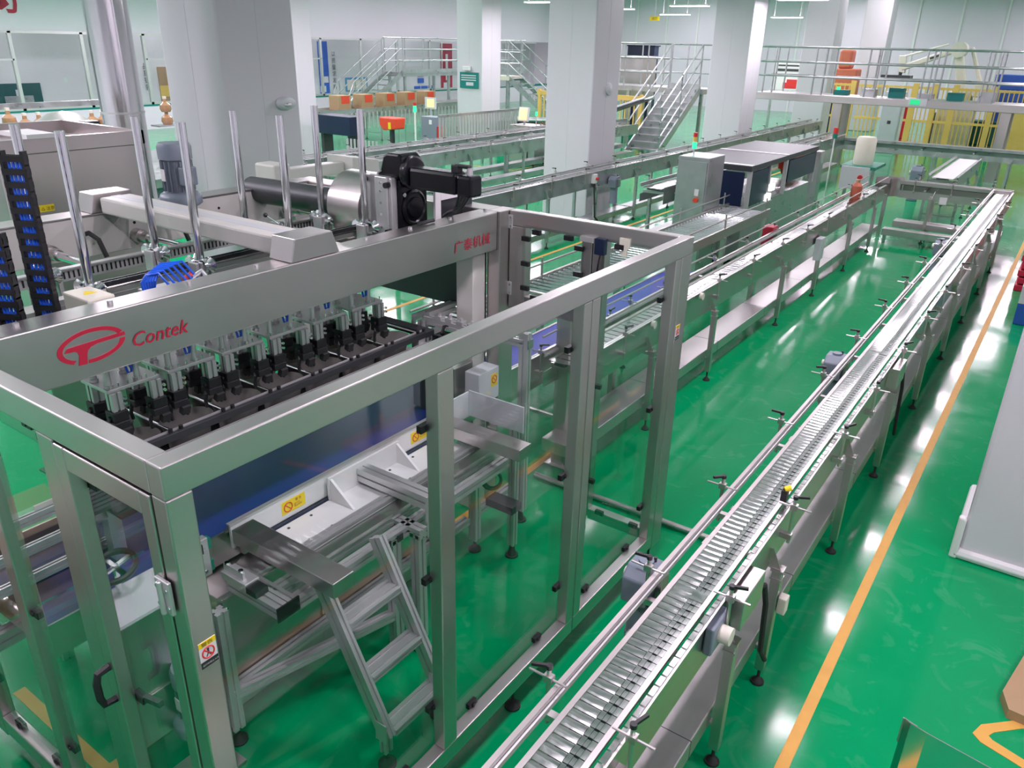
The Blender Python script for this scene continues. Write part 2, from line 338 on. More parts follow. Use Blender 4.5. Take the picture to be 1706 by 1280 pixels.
def lamp_rows():
    for cx in (-1.33, -5.6, -10.8, -14.3, -19.0, -23.6):
        for k in range(0, 20):
            y = 0.62+k*2.36+(0.4 if cx == -10.8 else 0)
            if y > 44 or (cx != -1.33 and k % 2 == (1 if cx in (3.0, -10.8, -19.0) else 0)): continue
            high = y > (24.5 if cx > -8 else 36 if cx > -16 else 19)  # high: lamps added above the view to light the far and left walls
            if high and cx == -1.33 and k % 2: continue
            if cx == -5.6 and (y < 8 or 10 < y < 13.4): continue
            if cx == -1.33 and not high: strip_lamp(-1.42, y, 4.3, 0.6, 1.0)
            else: strip_lamp((-7.2 if high else -6.6) if cx == -5.6 else cx, y, 5.75 if high else 4.3, k=3.2 if cx == -23.6 else 2.0)
lamp_rows()
for x, y in ((1.9, 0.9), (1.9, 3.6)): strip_lamp(x, y, 4.3, k=1.1)  # added lamps outside the rows, unseen, to brighten the right-hand column
for x, y in ((-7.0, 0.6), (-9.6, 2.2), (-5.9, 10.4)): strip_lamp(x, y, 4.3, k=2.0)  # more added unseen lamps, lightening the near faces of the columns behind
# ------------------------------------------------------------------ guard enclosure of stainless tube and clear panels
G = thing('machine_guard', 'stainless steel guard enclosure with clear panels around the packing machine', 'guard', (-1.73, 2.6, 0))
gx0, gx1, gy0, gy1, gt = -1.765, -1.70, 0.91, 4.27, 2.20
def rail(*a, m='steel'): return part('rail', MB().box(*a), m, G, bev=0.005)
def post(*a): return part('post', MB().box(*a), 'steelz', G, bev=0.005)
rail(gx0, gx1, gy0, gy1, 2.10, gt)                      # front top
rail(-4.9, gx0, gy0, gy0+0.065, 2.10, gt, m='steelx')   # near end top
rail(-2.95, gx0, gy1-0.07, gy1, 2.10, gt, m='steelx')   # far end top
post(gx0, gx1, gy0, 0.99, 0.12, 2.10)
post(gx0, gx1, 1.99, 2.08, 0.24, 2.10)
post(gx0, gx1, 3.04, 3.11, 0.24, 2.10); post(gx0, gx1, 3.118, 3.19, 0.24, 2.10)
post(gx0, gx1, 4.05, 4.125, 0.24, 2.10); post(gx0, gx1, 4.133, gy1, 0.12, 2.10)
rail(gx0, gx1, 0.99, 3.11, 0.14, 0.24); rail(gx0, gx1, 3.118, 4.125, 0.14, 0.24)
# far end
post(-3.06, -2.955, 4.10, gy1, 0, 2.2); post(-2.95, -2.82, gy1-0.07, gy1, 1.54, 2.10)
post(-2.40, -2.325, gy1-0.07, gy1, 0.14, 2.10); post(-2.318, -2.23, gy1-0.07, gy1, 0.14, 2.10)
rail(-2.82, -2.40, gy1-0.07, gy1, 1.54, 1.64, m='steelx'); rail(-2.23, gx0, gy1-0.07, gy1, 0.12, 0.20, m='steelx')
# near end with a door
post(-2.37, -2.272, gy0, gy0+0.06, 0.12, 2.10); post(-2.92, -2.84, gy0, gy0+0.06, 0.12, 2.10); post(-3.6, -3.5, gy0, gy0+0.06, 0.12, 2.10)
rail(-3.5, -2.37, gy0, gy0+0.06, 0.14, 0.24, m='steelx')
# feet
for x, y in ((-1.733, 0.95), (-1.733, 2.58), (-1.733, 4.17), (-2.32, 0.94), (-2.88, 0.94), (-2.3, 4.23)):
    part('foot', MB().cyl((x, y, 0.0), (x, y, 0.012), 0.042, 16).cyl((x, y, 0.012), (x, y, 0.045), 0.04, 16, 0.012).cyl((x, y, 0.04), (x, y, 0.15), 0.008, 8), 'rubber', G, True)
clipm = mesh_of('clip', MB().box(-0.012, 0.012, -0.03, 0.03, -0.015, 0.015).cyl((0.012, 0, 0), (0.018, 0, 0), 0.009, 8), 'black')
def panel(x0, x1, y0, y1, z0, z1, clips, par=None):
    p = part('panel', MB().box(x0, x1, y0, y1, z0, z1), 'acr', par or G)
    for c, rz in clips: inst(clipm, 'clip', p, Vector(c)-ROOT[G.name], rz)
    return p
def sideclips(x, y0, y1, z0, z1):
    r = []
    for f in (0.12, 0.5, 0.88):
        z = z0+(z1-z0)*f; r += [((x, y0, z), 0), ((x, y1, z), 0)]
    for f in (0.2, 0.8): r += [((x, y0+(y1-y0)*f, z0), 0), ((x, y0+(y1-y0)*f, z1), 0)]
    return r
for a, b in ((0.99, 1.99), (2.08, 3.04), (3.19, 4.05)):
    panel(gx0-0.008, gx0-0.002, a-0.02, b+0.02, 0.22, 2.12, sideclips(gx0-0.004, a+0.005, b-0.005, 0.25, 2.085))
def endclips(y, x0, x1, z0, z1):
    r = []
    for f in (0.12, 0.5, 0.88):
        z = z0+(z1-z0)*f; r += [((x0, y, z), -math.pi/2), ((x1, y, z), -math.pi/2)]
    for f in (0.2, 0.8): r += [((x0+(x1-x0)*f, y, z0), -math.pi/2), ((x0+(x1-x0)*f, y, z1), -math.pi/2)]
    return r
panel(-2.84, -2.38, 4.192, 4.198, 1.62, 2.12, endclips(4.19, -2.81, -2.41, 1.65, 2.085))
panel(-2.25, gx0, 4.192, 4.198, 0.18, 2.12, endclips(4.19, -2.22, gx0-0.02, 0.21, 2.085))
panel(-2.86, -2.35, 0.93, 0.936, 0.22, 2.12, endclips(0.94, -2.83, -2.38, 0.25, 2.085))
panel(-3.52, -2.90, 0.93, 0.936, 0.22, 2.12, endclips(0.94, -3.49, -2.93, 0.25, 2.085))
# door on the near end
D = part('door', MB().box(-2.262, -2.205, 0.905, 0.955, 0.2, 2.094).box(-1.82, -1.77, 0.905, 0.955, 0.2, 2.094).box(-2.205, -1.82, 0.905, 0.955, 2.02, 2.094).box(-2.205, -1.82, 0.905, 0.955, 0.2, 0.27), 'steelz', G, bev=0.004)
part('panel', MB().box(-2.23, -1.79, 0.957, 0.963, 0.23, 2.06), 'acr', D)
for z in (1.95, 1.1, 0.4): part('clip', MB().box(-2.225, -2.165, 0.955, 0.98, z-0.012, z+0.016), 'black', D)
part('clip', MB().box(-1.95, -1.90, 0.955, 0.98, 2.0, 2.03), 'black', D)
part('handle', MB().tube([(-2.235, 0.905, 1.26), (-2.235, 0.865, 1.255), (-2.235, 0.855, 1.22), (-2.235, 0.855, 1.16), (-2.235, 0.865, 1.125), (-2.235, 0.905, 1.12)], 0.013, 8), 'black', D, True)
part('lock_bar', MB().bar((-2.2, 0.97, 1.10), (-2.08, 0.975, 1.13), 0.02, 0.02), 'dark', D)
for z in (1.78, 0.5):
    h = part('hinge', MB().box(-1.80, -1.735, 0.893, 0.905, z-0.055, z+0.055).cyl((-1.768, 0.888, z-0.055), (-1.768, 0.888, z+0.055), 0.009, 8), 'alu', D, bev=0.003)
    for dx in (-0.02, 0.02):
        for dz in (-0.03, 0.03): part('screw', MB().cyl((-1.768+dx, 0.894, z+dz), (-1.768+dx, 0.889, z+dz), 0.007, 8), 'chrome', h)
# hinges on the stainless upright at the far end
for x, z in ((-2.955, 2.13), (-2.955, 1.68)):
    h = part('hinge', MB().box(x-0.035, x+0.03, gy1-0.075, gy1-0.068, z-0.05, z+0.04), 'alu', G, bev=0.002)
    for dx in (-0.022, 0.018):
        for dz in (-0.032, 0.022): part('screw', MB().cyl((x+dx, gy1-0.075, z+dz), (x+dx, gy1-0.08, z+dz), 0.008, 8), 'chrome', h)
sw = part('safety_switch', MB().box(-2.29, -2.22, gy1-0.11, gy1-0.07, 2.02, 2.12), 'navy', G, bev=0.004)
part('actuator', MB().box(-2.40, -2.30, gy1-0.10, gy1-0.07, 2.085, 2.115), 'alu', sw); part('lead', MB().tube([(-2.255, gy1-0.09, 2.02), (-2.26, gy1-0.1, 1.96), (-2.27, gy1-0.09, 1.9)], 0.006, 6), 'black', sw)
part('latch_plate', MB().prism([(-0.035, 0.05), (0.035, 0.05), (0.035, 0), (0.018, -0.02), (0.018, -0.06), (-0.018, -0.06), (-0.018, -0.02), (-0.035, 0)], (-2.10, gy1-0.07, 2.09), (1, 0, 0), (0, 0, 1), (0, -0.012, 0)), 'offw', G)
for y0, z0 in ((0.928, 1.53), (4.14, 1.60)):
    s = part('warning_sticker', MB().box(gx1, gx1+0.0012, y0, y0+0.056, z0, z0+0.09), 'white', G)
    part('header', MB().box(gx1+0.0012, gx1+0.002, y0, y0+0.056, z0+0.072, z0+0.09), 'yellow', s)
    part('footer', MB().box(gx1+0.0012, gx1+0.002, y0, y0+0.056, z0, z0+0.022), 'black', s)
    part('prohibition_ring', MB().ring((gx1+0.0015, y0+0.028, z0+0.047), 0.019, 0.0025, (1, 0, 0), 20, 6).bar((gx1+0.0015, y0+0.016, z0+0.059), (gx1+0.0015, y0+0.04, z0+0.035), 0.004, 0.002, (1, 0, 0)), 'redp', s)
    part('figure', MB().cyl((gx1+0.001, y0+0.028, z0+0.058), (gx1+0.0018, y0+0.028, z0+0.058), 0.004, 8).bar((gx1+0.0015, y0+0.028, z0+0.054), (gx1+0.0015, y0+0.028, z0+0.043), 0.006, 0.001, (1, 0, 0)).bar((gx1+0.0015, y0+0.027, z0+0.044), (gx1+0.0015, y0+0.021, z0+0.034), 0.003, 0.001, (1, 0, 0)).bar((gx1+0.0015, y0+0.029, z0+0.044), (gx1+0.0015, y0+0.035, z0+0.034), 0.003, 0.001, (1, 0, 0)), 'black', s)
    text('heading', '警告', (gx1+0.002, y0+0.008, z0+0.075), (0, 1, 0), (0, 0, 1), 0.014, 'black', s, 0.0006, xs=1.4)
    text('caption', '运行中禁止入内', (gx1+0.002, y0+0.004, z0+0.007), (0, 1, 0), (0, 0, 1), 0.0075, 'white', s, 0.0006)
# steel floor pipe leaving the enclosure
solo('floor_pipe', MB().cyl((-2.95, 4.62, 0.03), (-1.0, 4.62, 0.03), 0.022, 12), 'steelx', 'thin steel conduit pipe lying on the green floor beneath the guard corner', 'pipe', smooth=True)
# ------------------------------------------------------------------ packing machine: portal frame
PM = thing('packing_machine', 'large packing machine with wide stainless lettered crossbeam and cream inner frame', 'machine', (-3.9, 2.6, 0))
bx = -2.97
part('front_beam', MB().box(-3.12, bx, 0.975, 4.10, 1.955, 2.20), 'steel', PM, bev=0.006)
part('back_beam', MB().box(-4.92, -4.77, 0.985, 4.10, 1.95, 2.195), 'cream', PM, bev=0.006)
part('beam_cover', MB().box(-4.93, -4.755, 0.985, 4.10, 2.195, 2.203), 'steel', PM)
part('end_beam', MB().box(-4.92, -3.06, 4.105, 4.26, 1.95, 2.20), 'steelx', PM, bev=0.006)
part('near_end_beam', MB().box(-4.92, -3.12, 0.985, 1.10, 2.00, 2.20), 'steelx', PM, bev=0.006)
for x, y in ((-3.2, 3.95), (-4.9, 3.95), (-4.9, 1.0)): part('leg', MB().box(x, x+0.14, y, y+0.15, 0, 1.95), 'cream', PM, bev=0.005)
part('beam_joint', MB().box(bx-0.001, bx+0.0015, 4.085, 4.09, 1.955, 2.2), 'dark', PM)
part('side_sheet', MB().box(-4.3, -3.21, 4.06, 4.075, 1.52, 1.955), 'charc', PM)
part('side_sheet', MB().box(-3.21, -3.06, 4.08, 4.095, 0.9, 1.955), 'steelz', PM)
# crossbar
CB = part('crossbar', MB().box(-4.72, -3.0, 2.46, 2.66, 2.205, 2.30), 'cream', PM, bev=0.012)
part('groove', MB().box(-4.72, -3.0, 2.53, 2.59, 2.2995, 2.301), 'boxw', CB)
part('end_cap', MB().prism([(2.42, 2.202), (2.73, 2.202), (2.69, 2.315), (2.45, 2.315)], (-3.14, 0, 0), (0, 1, 0), (0, 0, 1), (0.165, 0, 0)), 'steel', CB, bev=0.004)
part('end_cap', MB().prism([(2.42, 2.204), (2.73, 2.204), (2.69, 2.315), (2.45, 2.315)], (-4.92, 0, 0), (0, 1, 0), (0, 0, 1), (0.16, 0, 0)), 'steel', CB, bev=0.004)
# lettering: emblem and words on the front beam
def ell(a0, a1, rx, ry, wd, n=28):
    o = [(rx*math.cos(math.radians(a0+(a1-a0)*i/n)), ry*math.sin(math.radians(a0+(a1-a0)*i/n))) for i in range(n+1)]
    q = [((rx-wd)*math.cos(math.radians(a0+(a1-a0)*i/n)), (ry-wd*0.75)*math.sin(math.radians(a0+(a1-a0)*i/n))) for i in range(n, -1, -1)]
    return o+q
sh = lambda poly, k=0.10: [(a+k*b, b) for a, b in poly]
eo = (bx, 1.413, 2.083)
em = MB()
em.prism(sh(ell(22, 235, 0.135, 0.068, 0.02)), eo, (0, 1, 0), (0, 0, 1), (0.003, 0, 0))
em.prism(sh(ell(262, 358, 0.135, 0.068, 0.02)), eo, (0, 1, 0), (0, 0, 1), (0.003, 0, 0))
em.prism(sh([(-0.108, -0.004), (-0.095, 0.013), (0.132, 0.021), (0.137, 0.006), (0.02, 0.002), (-0.005, -0.004), (-0.018, -0.016), (-0.022, -0.03), (-0.024, -0.068), (-0.058, -0.066), (-0.053, -0.028), (-0.058, -0.014), (-0.07, -0.006)]), eo, (0, 1, 0), (0, 0, 1), (0.003, 0, 0))
part('emblem', em, 'red', PM, label='red oval emblem with a T shape')
text('lettering', 'Contek', (bx, 1.565, 2.026), (0, 1, -0.012), (0, 0, 1), 0.086, 'red', PM, 0.003, 0.28, 0.004, 0.98)
text('lettering', '广泰机械', (bx, 3.645, 2.018), (0, 1, 0), (0, 0, 1), 0.08, 'red', PM, 0.003, 0.0, 0.0, 1.15)
# bolts along the beam top
for i in range(9): part('bolt', MB().cyl((-3.06, 1.2+i*0.36, 2.2), (-3.06, 1.2+i*0.36, 2.212), 0.012, 8), 'alu', PM)
# inner shafts from the back beam, with end bearings
for y in (1.55, 2.12, 2.68, 3.30, 3.88):
    s = part('shaft', MB().cyl((-4.77, y, 2.03), (-4.3, y, 2.03), 0.025, 14), 'chrome', PM, True)
    part('bearing', MB().cyl((-4.77, y, 2.03), (-4.70, y, 2.03), 0.045, 16).cyl((-4.70, y, 2.03), (-4.62, y, 2.03), 0.034, 16), 'steel', s, True)
    part('grease_hole', MB().cyl((-4.772, y, 2.11), (-4.766, y, 2.11), 0.009, 8), 'black', s)
for y in (2.35, 2.9): part('cable', MB().tube([(-4.765, y, 2.09), (-4.70, y, 2.11), (-4.62, y+0.01, 2.08), (-4.58, y+0.02, 1.98)], 0.014, 8), 'rubber', PM, True)
# carriage bridge inside the frame
CG = thing('gripper_carriage', 'gripper carriage with eight chrome lift rods inside the packing machine', 'machine', (-3.7, 2.6, 1.98))
part('base_plate', MB().box(-4.25, -3.30, 1.42, 1.52, 1.96, 1.985).box(-4.25, -3.30, 3.60, 3.70, 1.96, 1.985).box(-3.58, -3.46, 1.42, 3.7, 1.96, 1.985).box(-3.97, -3.85, 1.42, 3.7, 1.96, 1.985), 'steel', CG)
part('slotted_strip', MB().box(-4.26, -4.245, 1.35, 3.75, 1.985, 2.06).box(-4.245, -4.215, 1.35, 3.75, 2.052, 2.06), 'alu', CG)
sl = MB()
for i in range(90): sl.box(-4.2445, -4.2425, 1.40+i*0.026, 1.409+i*0.026, 1.998, 2.036)
part('slots', sl, 'black', CG, kind='stuff')
for y in (1.72, 2.29, 2.87, 3.46):
    for x in (-3.52, -3.91):
        r = part('lift_rod', MB().cyl((x, y, 1.75), (x, y, 2.82), 0.021, 18), 'chrome', CG, True)
        part('roller_block', MB().box(x-0.035, x+0.035, y-0.05, y-0.03, 1.985, 2.15).box(x-0.035, x+0.035, y+0.03, y+0.05, 1.985, 2.15).box(x-0.035, x+0.035, y-0.05, y+0.05, 1.985, 2.0), 'alu', r, bev=0.003)
        for s in (-1, 1): part('guide_roller', MB().lathe([(0.008, -0.03), (0.034, -0.03), (0.04, -0.02), (0.02, 0.0), (0.04, 0.02), (0.034, 0.03), (0.008, 0.03)], (x+s*0.056, y, 2.135), 16, (0, 1, 0)), 'chrome', r, True)
# drive chain along the front of the carriage
lk = mesh_of('chain_link', MB().box(-0.02, -0.012, -0.018, 0.018, -0.012, 0.012).box(0.012, 0.02, -0.018, 0.018, -0.012, 0.012).cyl((-0.02, -0.01, 0), (0.02, -0.01, 0), 0.008, 6).cyl((-0.02, 0.01, 0), (0.02, 0.01, 0), 0.008, 6), 'dark')
DC = thing('drive_chain', 'black roller chain running along the carriage behind the lettered beam', 'chain', (-3.6, 1.78, 2.12))
for i in range(62): inst(lk, 'chain_link', DC, (0, i*0.032, 0.0))
part('chain_rail', MB().box(-3.63, -3.57, 1.55, 3.6, 2.075, 2.10), 'steel', DC)
# two drag chains full of blue hose, standing up at the near end
def drag_chain(x, y, z0, n, label):
    t = thing('drag_chain', label, 'cable chain', (x, y, z0), 'drag chains')
    lm = mesh_of('link', MB().box(-0.05, -0.038, -0.014, 0.014, -0.028, 0.028).box(0.038, 0.05, -0.014, 0.014, -0.028, 0.028).box(-0.05, 0.05, -0.016, -0.01, -0.012, 0.012).box(-0.05, 0.05, 0.01, 0.016, -0.012, 0.012), 'black')
    for i in range(n): inst(lm, 'link', t, (0, 0, 0.03+i*0.05), 0.5)
    for k in range(4):
        a = -0.024+k*0.016; c, s_ = math.cos(0.5), math.sin(0.5)
        part('hose', MB().tube([(x+a*c+0.004*math.sin(i*0.9+k), y+a*s_, z0+0.02+i*0.05) for i in range(n)], 0.006, 6), 'hose', t, True)
    return t
drag_chain(-3.36, 1.45, 2.02, 15, 'tall black drag chain holding blue hoses, beside the leftmost chrome rods')
drag_chain(-3.26, 1.27, 2.0, 10, 'shorter black drag chain holding blue hoses at the left picture edge')
hz = MB()
for k in range(7):
    hz.tube([(-3.37+k*0.005, 1.44, 2.10), (-3.34+k*0.008, 1.42, 2.04+k*0.004), (-3.26+k*0.01, 1.40, 2.03+k*0.008), (-3.19+k*0.006, 1.42, 2.05+k*0.006), (-3.16+k*0.004, 1.47, 2.0)], 0.006, 6)
solo('hose_bundle', hz, 'hose', 'loose bundle of bright blue hoses leaving the tall drag chain', 'hose', smooth=True)
# terminal boxes
def term_box(x, y, z, label, s=1.0):
    solo('box_shelf', MB().box(x-0.14, x+0.06, y-0.07, y+0.07, z-0.012, z-0.001).box(x-0.14, x-0.12, y-0.07, y+0.07, 1.96, z-0.012), 'steel', 'steel shelf holding the '+label, 'shelf')
    t = thing('terminal_box', label, 'box', (x, y, z))
    part('housing', MB().box(x-0.10*s, x+0.10*s, y-0.06*s, y+0.06*s, z, z+0.12*s), 'offw', t, bev=0.008)
    part('warning_triangle', MB().prism([(-0.03*s, -0.02*s), (0.03*s, -0.02*s), (0, 0.03*s)], (x, y, z+0.12*s), (0, 1, 0), (-1, 0, 0), (0, 0, 0.0015)), 'yellow', t)
    for k in (-1, 1): part('cable_gland', MB().cyl((x+0.10*s, y+k*0.03*s, z+0.045*s), (x+0.14*s, y+k*0.03*s, z+0.04*s), 0.017*s, 10).cyl((x+0.14*s, y+k*0.03*s, z+0.04*s), (x+0.17*s, y+k*0.03*s, z+0.03*s), 0.008*s, 8), 'black', t, True)
    return t
term_box(-3.26, 1.58, 2.08, 'cream terminal box with two black glands beside the tall drag chain')
term_box(-3.26, 2.90, 2.08, 'cream terminal box behind the end of the cream crossbar', 0.8)
# valve block with hoses
VZ = 0.08
V = thing('valve_block', 'small valve block wrapped in blue hoses behind the beam', 'valve', (-3.33, 1.95, 1.986))
part('body', MB().box(-3.38, -3.28, 1.86, 2.04, 1.986, 2.13), 'alu', V, bev=0.004)
for k in range(6):
    y0 = 1.865+0.011*k; r = 0.03+0.012*k
    part('hose', MB().tube([(-3.34, y0, 2.13), (-3.338+0.004*k, y0-0.004, 2.165), (-3.33, y0+0.01+0.3*r, 2.18+0.6*r), (-3.31, y0+0.03+1.2*r, 2.185+0.5*r), (-3.28, y0+0.04+1.6*r, 2.15), (-3.26+0.004*k, y0+0.04+1.5*r, 2.05), (-3.25, y0+0.03+r, 1.99)], 0.0065, 6), 'hose', V, True)
part('coil', MB().cyl((-3.32, 2.06, 2.05+VZ), (-3.30, 2.10, 2.08+VZ), 0.02, 10), 'orange', V)
part('lead', MB().tube([(-3.30, 2.08, 2.06+VZ), (-3.26, 2.12, 2.10+VZ), (-3.22, 2.14, 2.05+VZ), (-3.20, 2.15, 1.99)], 0.012, 8), 'chrome', V, True)
# servo drive with drum at the far end
SV = thing('servo_drive', 'glossy black servo motor and gearbox standing above the lettered beam', 'motor', (-3.3, 3.5, 2.0))
mp = part('mount_plate', MB().box(-3.46, -3.34, 3.37, 3.42, 1.97, 2.47).box(-3.34, -3.24, 3.355, 3.42, 1.97, 2.465).box(-3.24, -3.215, 3.37, 3.42, 1.97, 2.46), 'alu', SV, bev=0.005)
for z in (2.06, 2.16, 2.24, 2.31, 2.38, 2.43): part('screw', MB().cyl((-3.29, 3.355, z), (-3.29, 3.351, z), 0.008, 8), 'chrome', mp)
for x, z in ((-3.42, 2.44), (-3.235, 2.42), (-3.42, 2.17), (-3.235, 2.14)): part('bolt', MB().cyl((x, 3.37, z), (x, 3.335, z), 0.017, 10), 'black', mp, True)
gb = part('gearbox', MB().box(-3.40, -3.19, 3.422, 3.67, 1.97, 2.45), 'gblack', SV, bev=0.014)
part('bell_housing', MB().prism([(-3.40, 2.45), (-3.19, 2.45), (-3.15, 2.50), (-3.15, 2.585), (-3.18, 2.60), (-3.27, 2.60), (-3.30, 2.585), (-3.33, 2.50)], (0, 3.40, 0), (1, 0, 0), (0, 0, 1), (0, 0.17, 0)), 'gblack', gb, bev=0.014)
part('flange', MB().lathe([(0.0, 0.0), (0.105, 0.0), (0.108, 0.01), (0.095, 0.016), (0.085, 0.008), (0.066, 0.008), (0.06, 0.02), (0.055, 0.02), (0.0, 0.018)], (-3.19, 3.535, 2.27), 32, (1, 0, 0)), 'gblack', gb, True)
part('filler_plug', MB().cyl((-3.19, 3.45, 2.355), (-3.18, 3.45, 2.355), 0.013, 10), 'chrome', gb, True)
part('input_flange', MB().lathe([(0, 0), (0.095, 0), (0.1, 0.01), (0.1, 0.035), (0.085, 0.045), (0, 0.045)], (-3.165, 3.485, 2.49), 30, (1, 0, 0)), 'gblack', gb, True)
part('motor_body', MB().box(-3.12, -2.76, 3.415, 3.535, 2.405, 2.53), 'gblack', SV, bev=0.02)
part('encoder', MB().box(-2.76, -2.65, 3.42, 3.53, 2.40, 2.52), 'gblack', SV, bev=0.016)
part('connector', MB().box(-2.82, -2.77, 3.45, 3.50, 2.525, 2.57).box(-2.80, -2.70, 3.455, 3.495, 2.555, 2.575), 'black', SV, bev=0.006); part('connector', MB().cyl((-2.70, 3.475, 2.52), (-2.70, 3.475, 2.56), 0.018, 10), 'alu', SV, True)
for k in range(4): part('cable', MB().tube([(-2.75+k*0.025, 3.44, 2.41), (-2.78+k*0.015, 3.45, 2.34), (-2.86+k*0.006, 3.52, 2.29), (-2.94, 3.60+k*0.008, 2.27), (-3.02, 3.66+k*0.012, 2.24), (-3.09, 3.70, 2.204)], 0.008, 6), 'black', SV, True)
part('drum', MB().cyl((-3.74, 3.54, 2.23), (-3.462, 3.54, 2.23), 0.215, 44), 'steelz', SV, True)
part('drum_shaft', MB().cyl((-4.76, 3.54, 2.20), (-3.74, 3.54, 2.22), 0.09, 24), 'dark', SV, True)
part('side_frame', MB().box(-3.15, -3.13, 3.675, 3.73, 1.97, 2.40).box(-3.15, -3.13, 3.73, 4.08, 2.29, 2.36), 'white', SV, bev=0.003); part('opening_shade', MB().box(-3.16, -3.155, 3.73, 4.08, 1.97, 2.29), 'charc', SV)  # charcoal sheet is painted shade, standing in for the dark end opening
SV.location = (-3.3-0.115, 3.5+0.13, 2.0-0.02)
solo('rubber_bumper', MB().cyl((-3.07, 3.44, 2.214), (-3.07, 3.58, 2.214), 0.011, 10), 'black', 'short black rubber rod lying on the lettered beam below the black servo', 'bumper')
# clamp bar with a lever near the drum
LV = thing('clamp_bar', 'aluminium clamp bar with black ball lever beside the steel drum', 'clamp', (-4.1, 3.36, 2.0))
part('bar', MB().prof((-4.35, 3.28, 2.06), (-3.78, 3.28, 2.06), 0.05, 0.05), 'alu', LV)
part('lever', MB().cyl((-4.1, 3.28, 2.085), (-4.16, 3.22, 2.15), 0.006, 8).cyl((-4.1, 3.28, 2.085), (-4.1, 3.28, 2.11), 0.016, 10), 'chrome', LV, True)
part('ball', MB().lathe([(0, -0.016), (0.011, -0.011), (0.016, 0), (0.011, 0.011), (0, 0.016)], (-4.165, 3.215, 2.155), 10), 'black', LV, True)
# grey gear motor on the back beam
def gearmotor(x, y, z, label, s=1.0, rz=0):
    t = thing('gear_motor', label, 'motor', (0, 0, 0))
    part('gear_case', MB().lathe([(0.0, 0), (0.13, 0), (0.16, 0.02), (0.16, 0.07), (0.15, 0.09), (0.12, 0.11), (0.0, 0.11)], (0, 0, 0), 20), 'motor', t, True)
    body = MB().cyl((0, 0, 0.11), (0, 0, 0.36), 0.095, 24)
    for k in range(18):
        a = k*math.pi*2/18; body.obox((0.105*math.cos(a), 0.105*math.sin(a), 0.235), (0.03, 0.006, 0.23), Matrix.Rotation(a, 3, 'Z'))
    part('motor_body', body, 'motor', t); part('fan_cowl', MB().lathe([(0.125, 0.36), (0.128, 0.45), (0.115, 0.48), (0.0, 0.485)], (0, 0, 0), 24), 'motor', t, True)
    part('terminal_box', MB().box(0.09, 0.17, -0.06, 0.06, 0.17, 0.31), 'motor', t, bev=0.01); part('rating_plate', MB().box(-0.03, 0.02, -0.124, -0.12, 0.2, 0.29), 'white', t)
    t.scale = (s, s, s); t.location = (x, y, z); t.rotation_euler = (0, 0, rz); return t
gearmotor(-4.60, 2.92, 2.205, 'upright blue-grey gear motor beside the cream crossbar in front of the column', 0.8)
# stainless hopper cabinet behind the frame
HC = thing('steel_hopper', 'big stainless steel hopper cabinet behind the leftmost chrome rods', 'hopper', (-6.4, 3.0, 0))
part('shell', MB().box(-7.3, -6.15, 2.55, 3.6, 0, 2.40), 'steelz', HC, bev=0.01)
part('rim', MB().box(-7.33, -6.12, 2.52, 2.56, 2.40, 2.50).box(-7.33, -6.12, 3.6, 3.64, 2.40, 2.50).box(-6.16, -6.12, 2.52, 3.64, 2.40, 2.50).box(-7.33, -7.29, 2.52, 3.64, 2.40, 2.50), 'steelz', HC)
part('lid_bracket', MB().box(-6.5, -6.1, 2.75, 2.95, 2.5, 2.53), 'white', HC)
for y in (2.75, 3.25):
    lb = part('label', MB().box(-6.149, -6.147, y, y+0.11, 1.98, 2.03), 'yellow', HC)
    text('lettering', '△ 注意', (-6.146, y+0.012, 1.992), (0, 1, 0), (0, 0, 1), 0.03, 'black', lb, 0.001)
# polished duct
DU = thing('exhaust_duct', 'polished vertical steel duct rising left of the broad column', 'duct', (-8.15, 4.66, 0))
part('duct', MB().cyl((-8.15, 4.66, 0), (-8.15, 4.66, 6), 0.205, 36), 'pipe', DU, True)
part('joint', MB().cyl((-8.15, 4.66, 2.45), (-8.15, 4.66, 2.47), 0.211, 36), 'alu', DU, True)
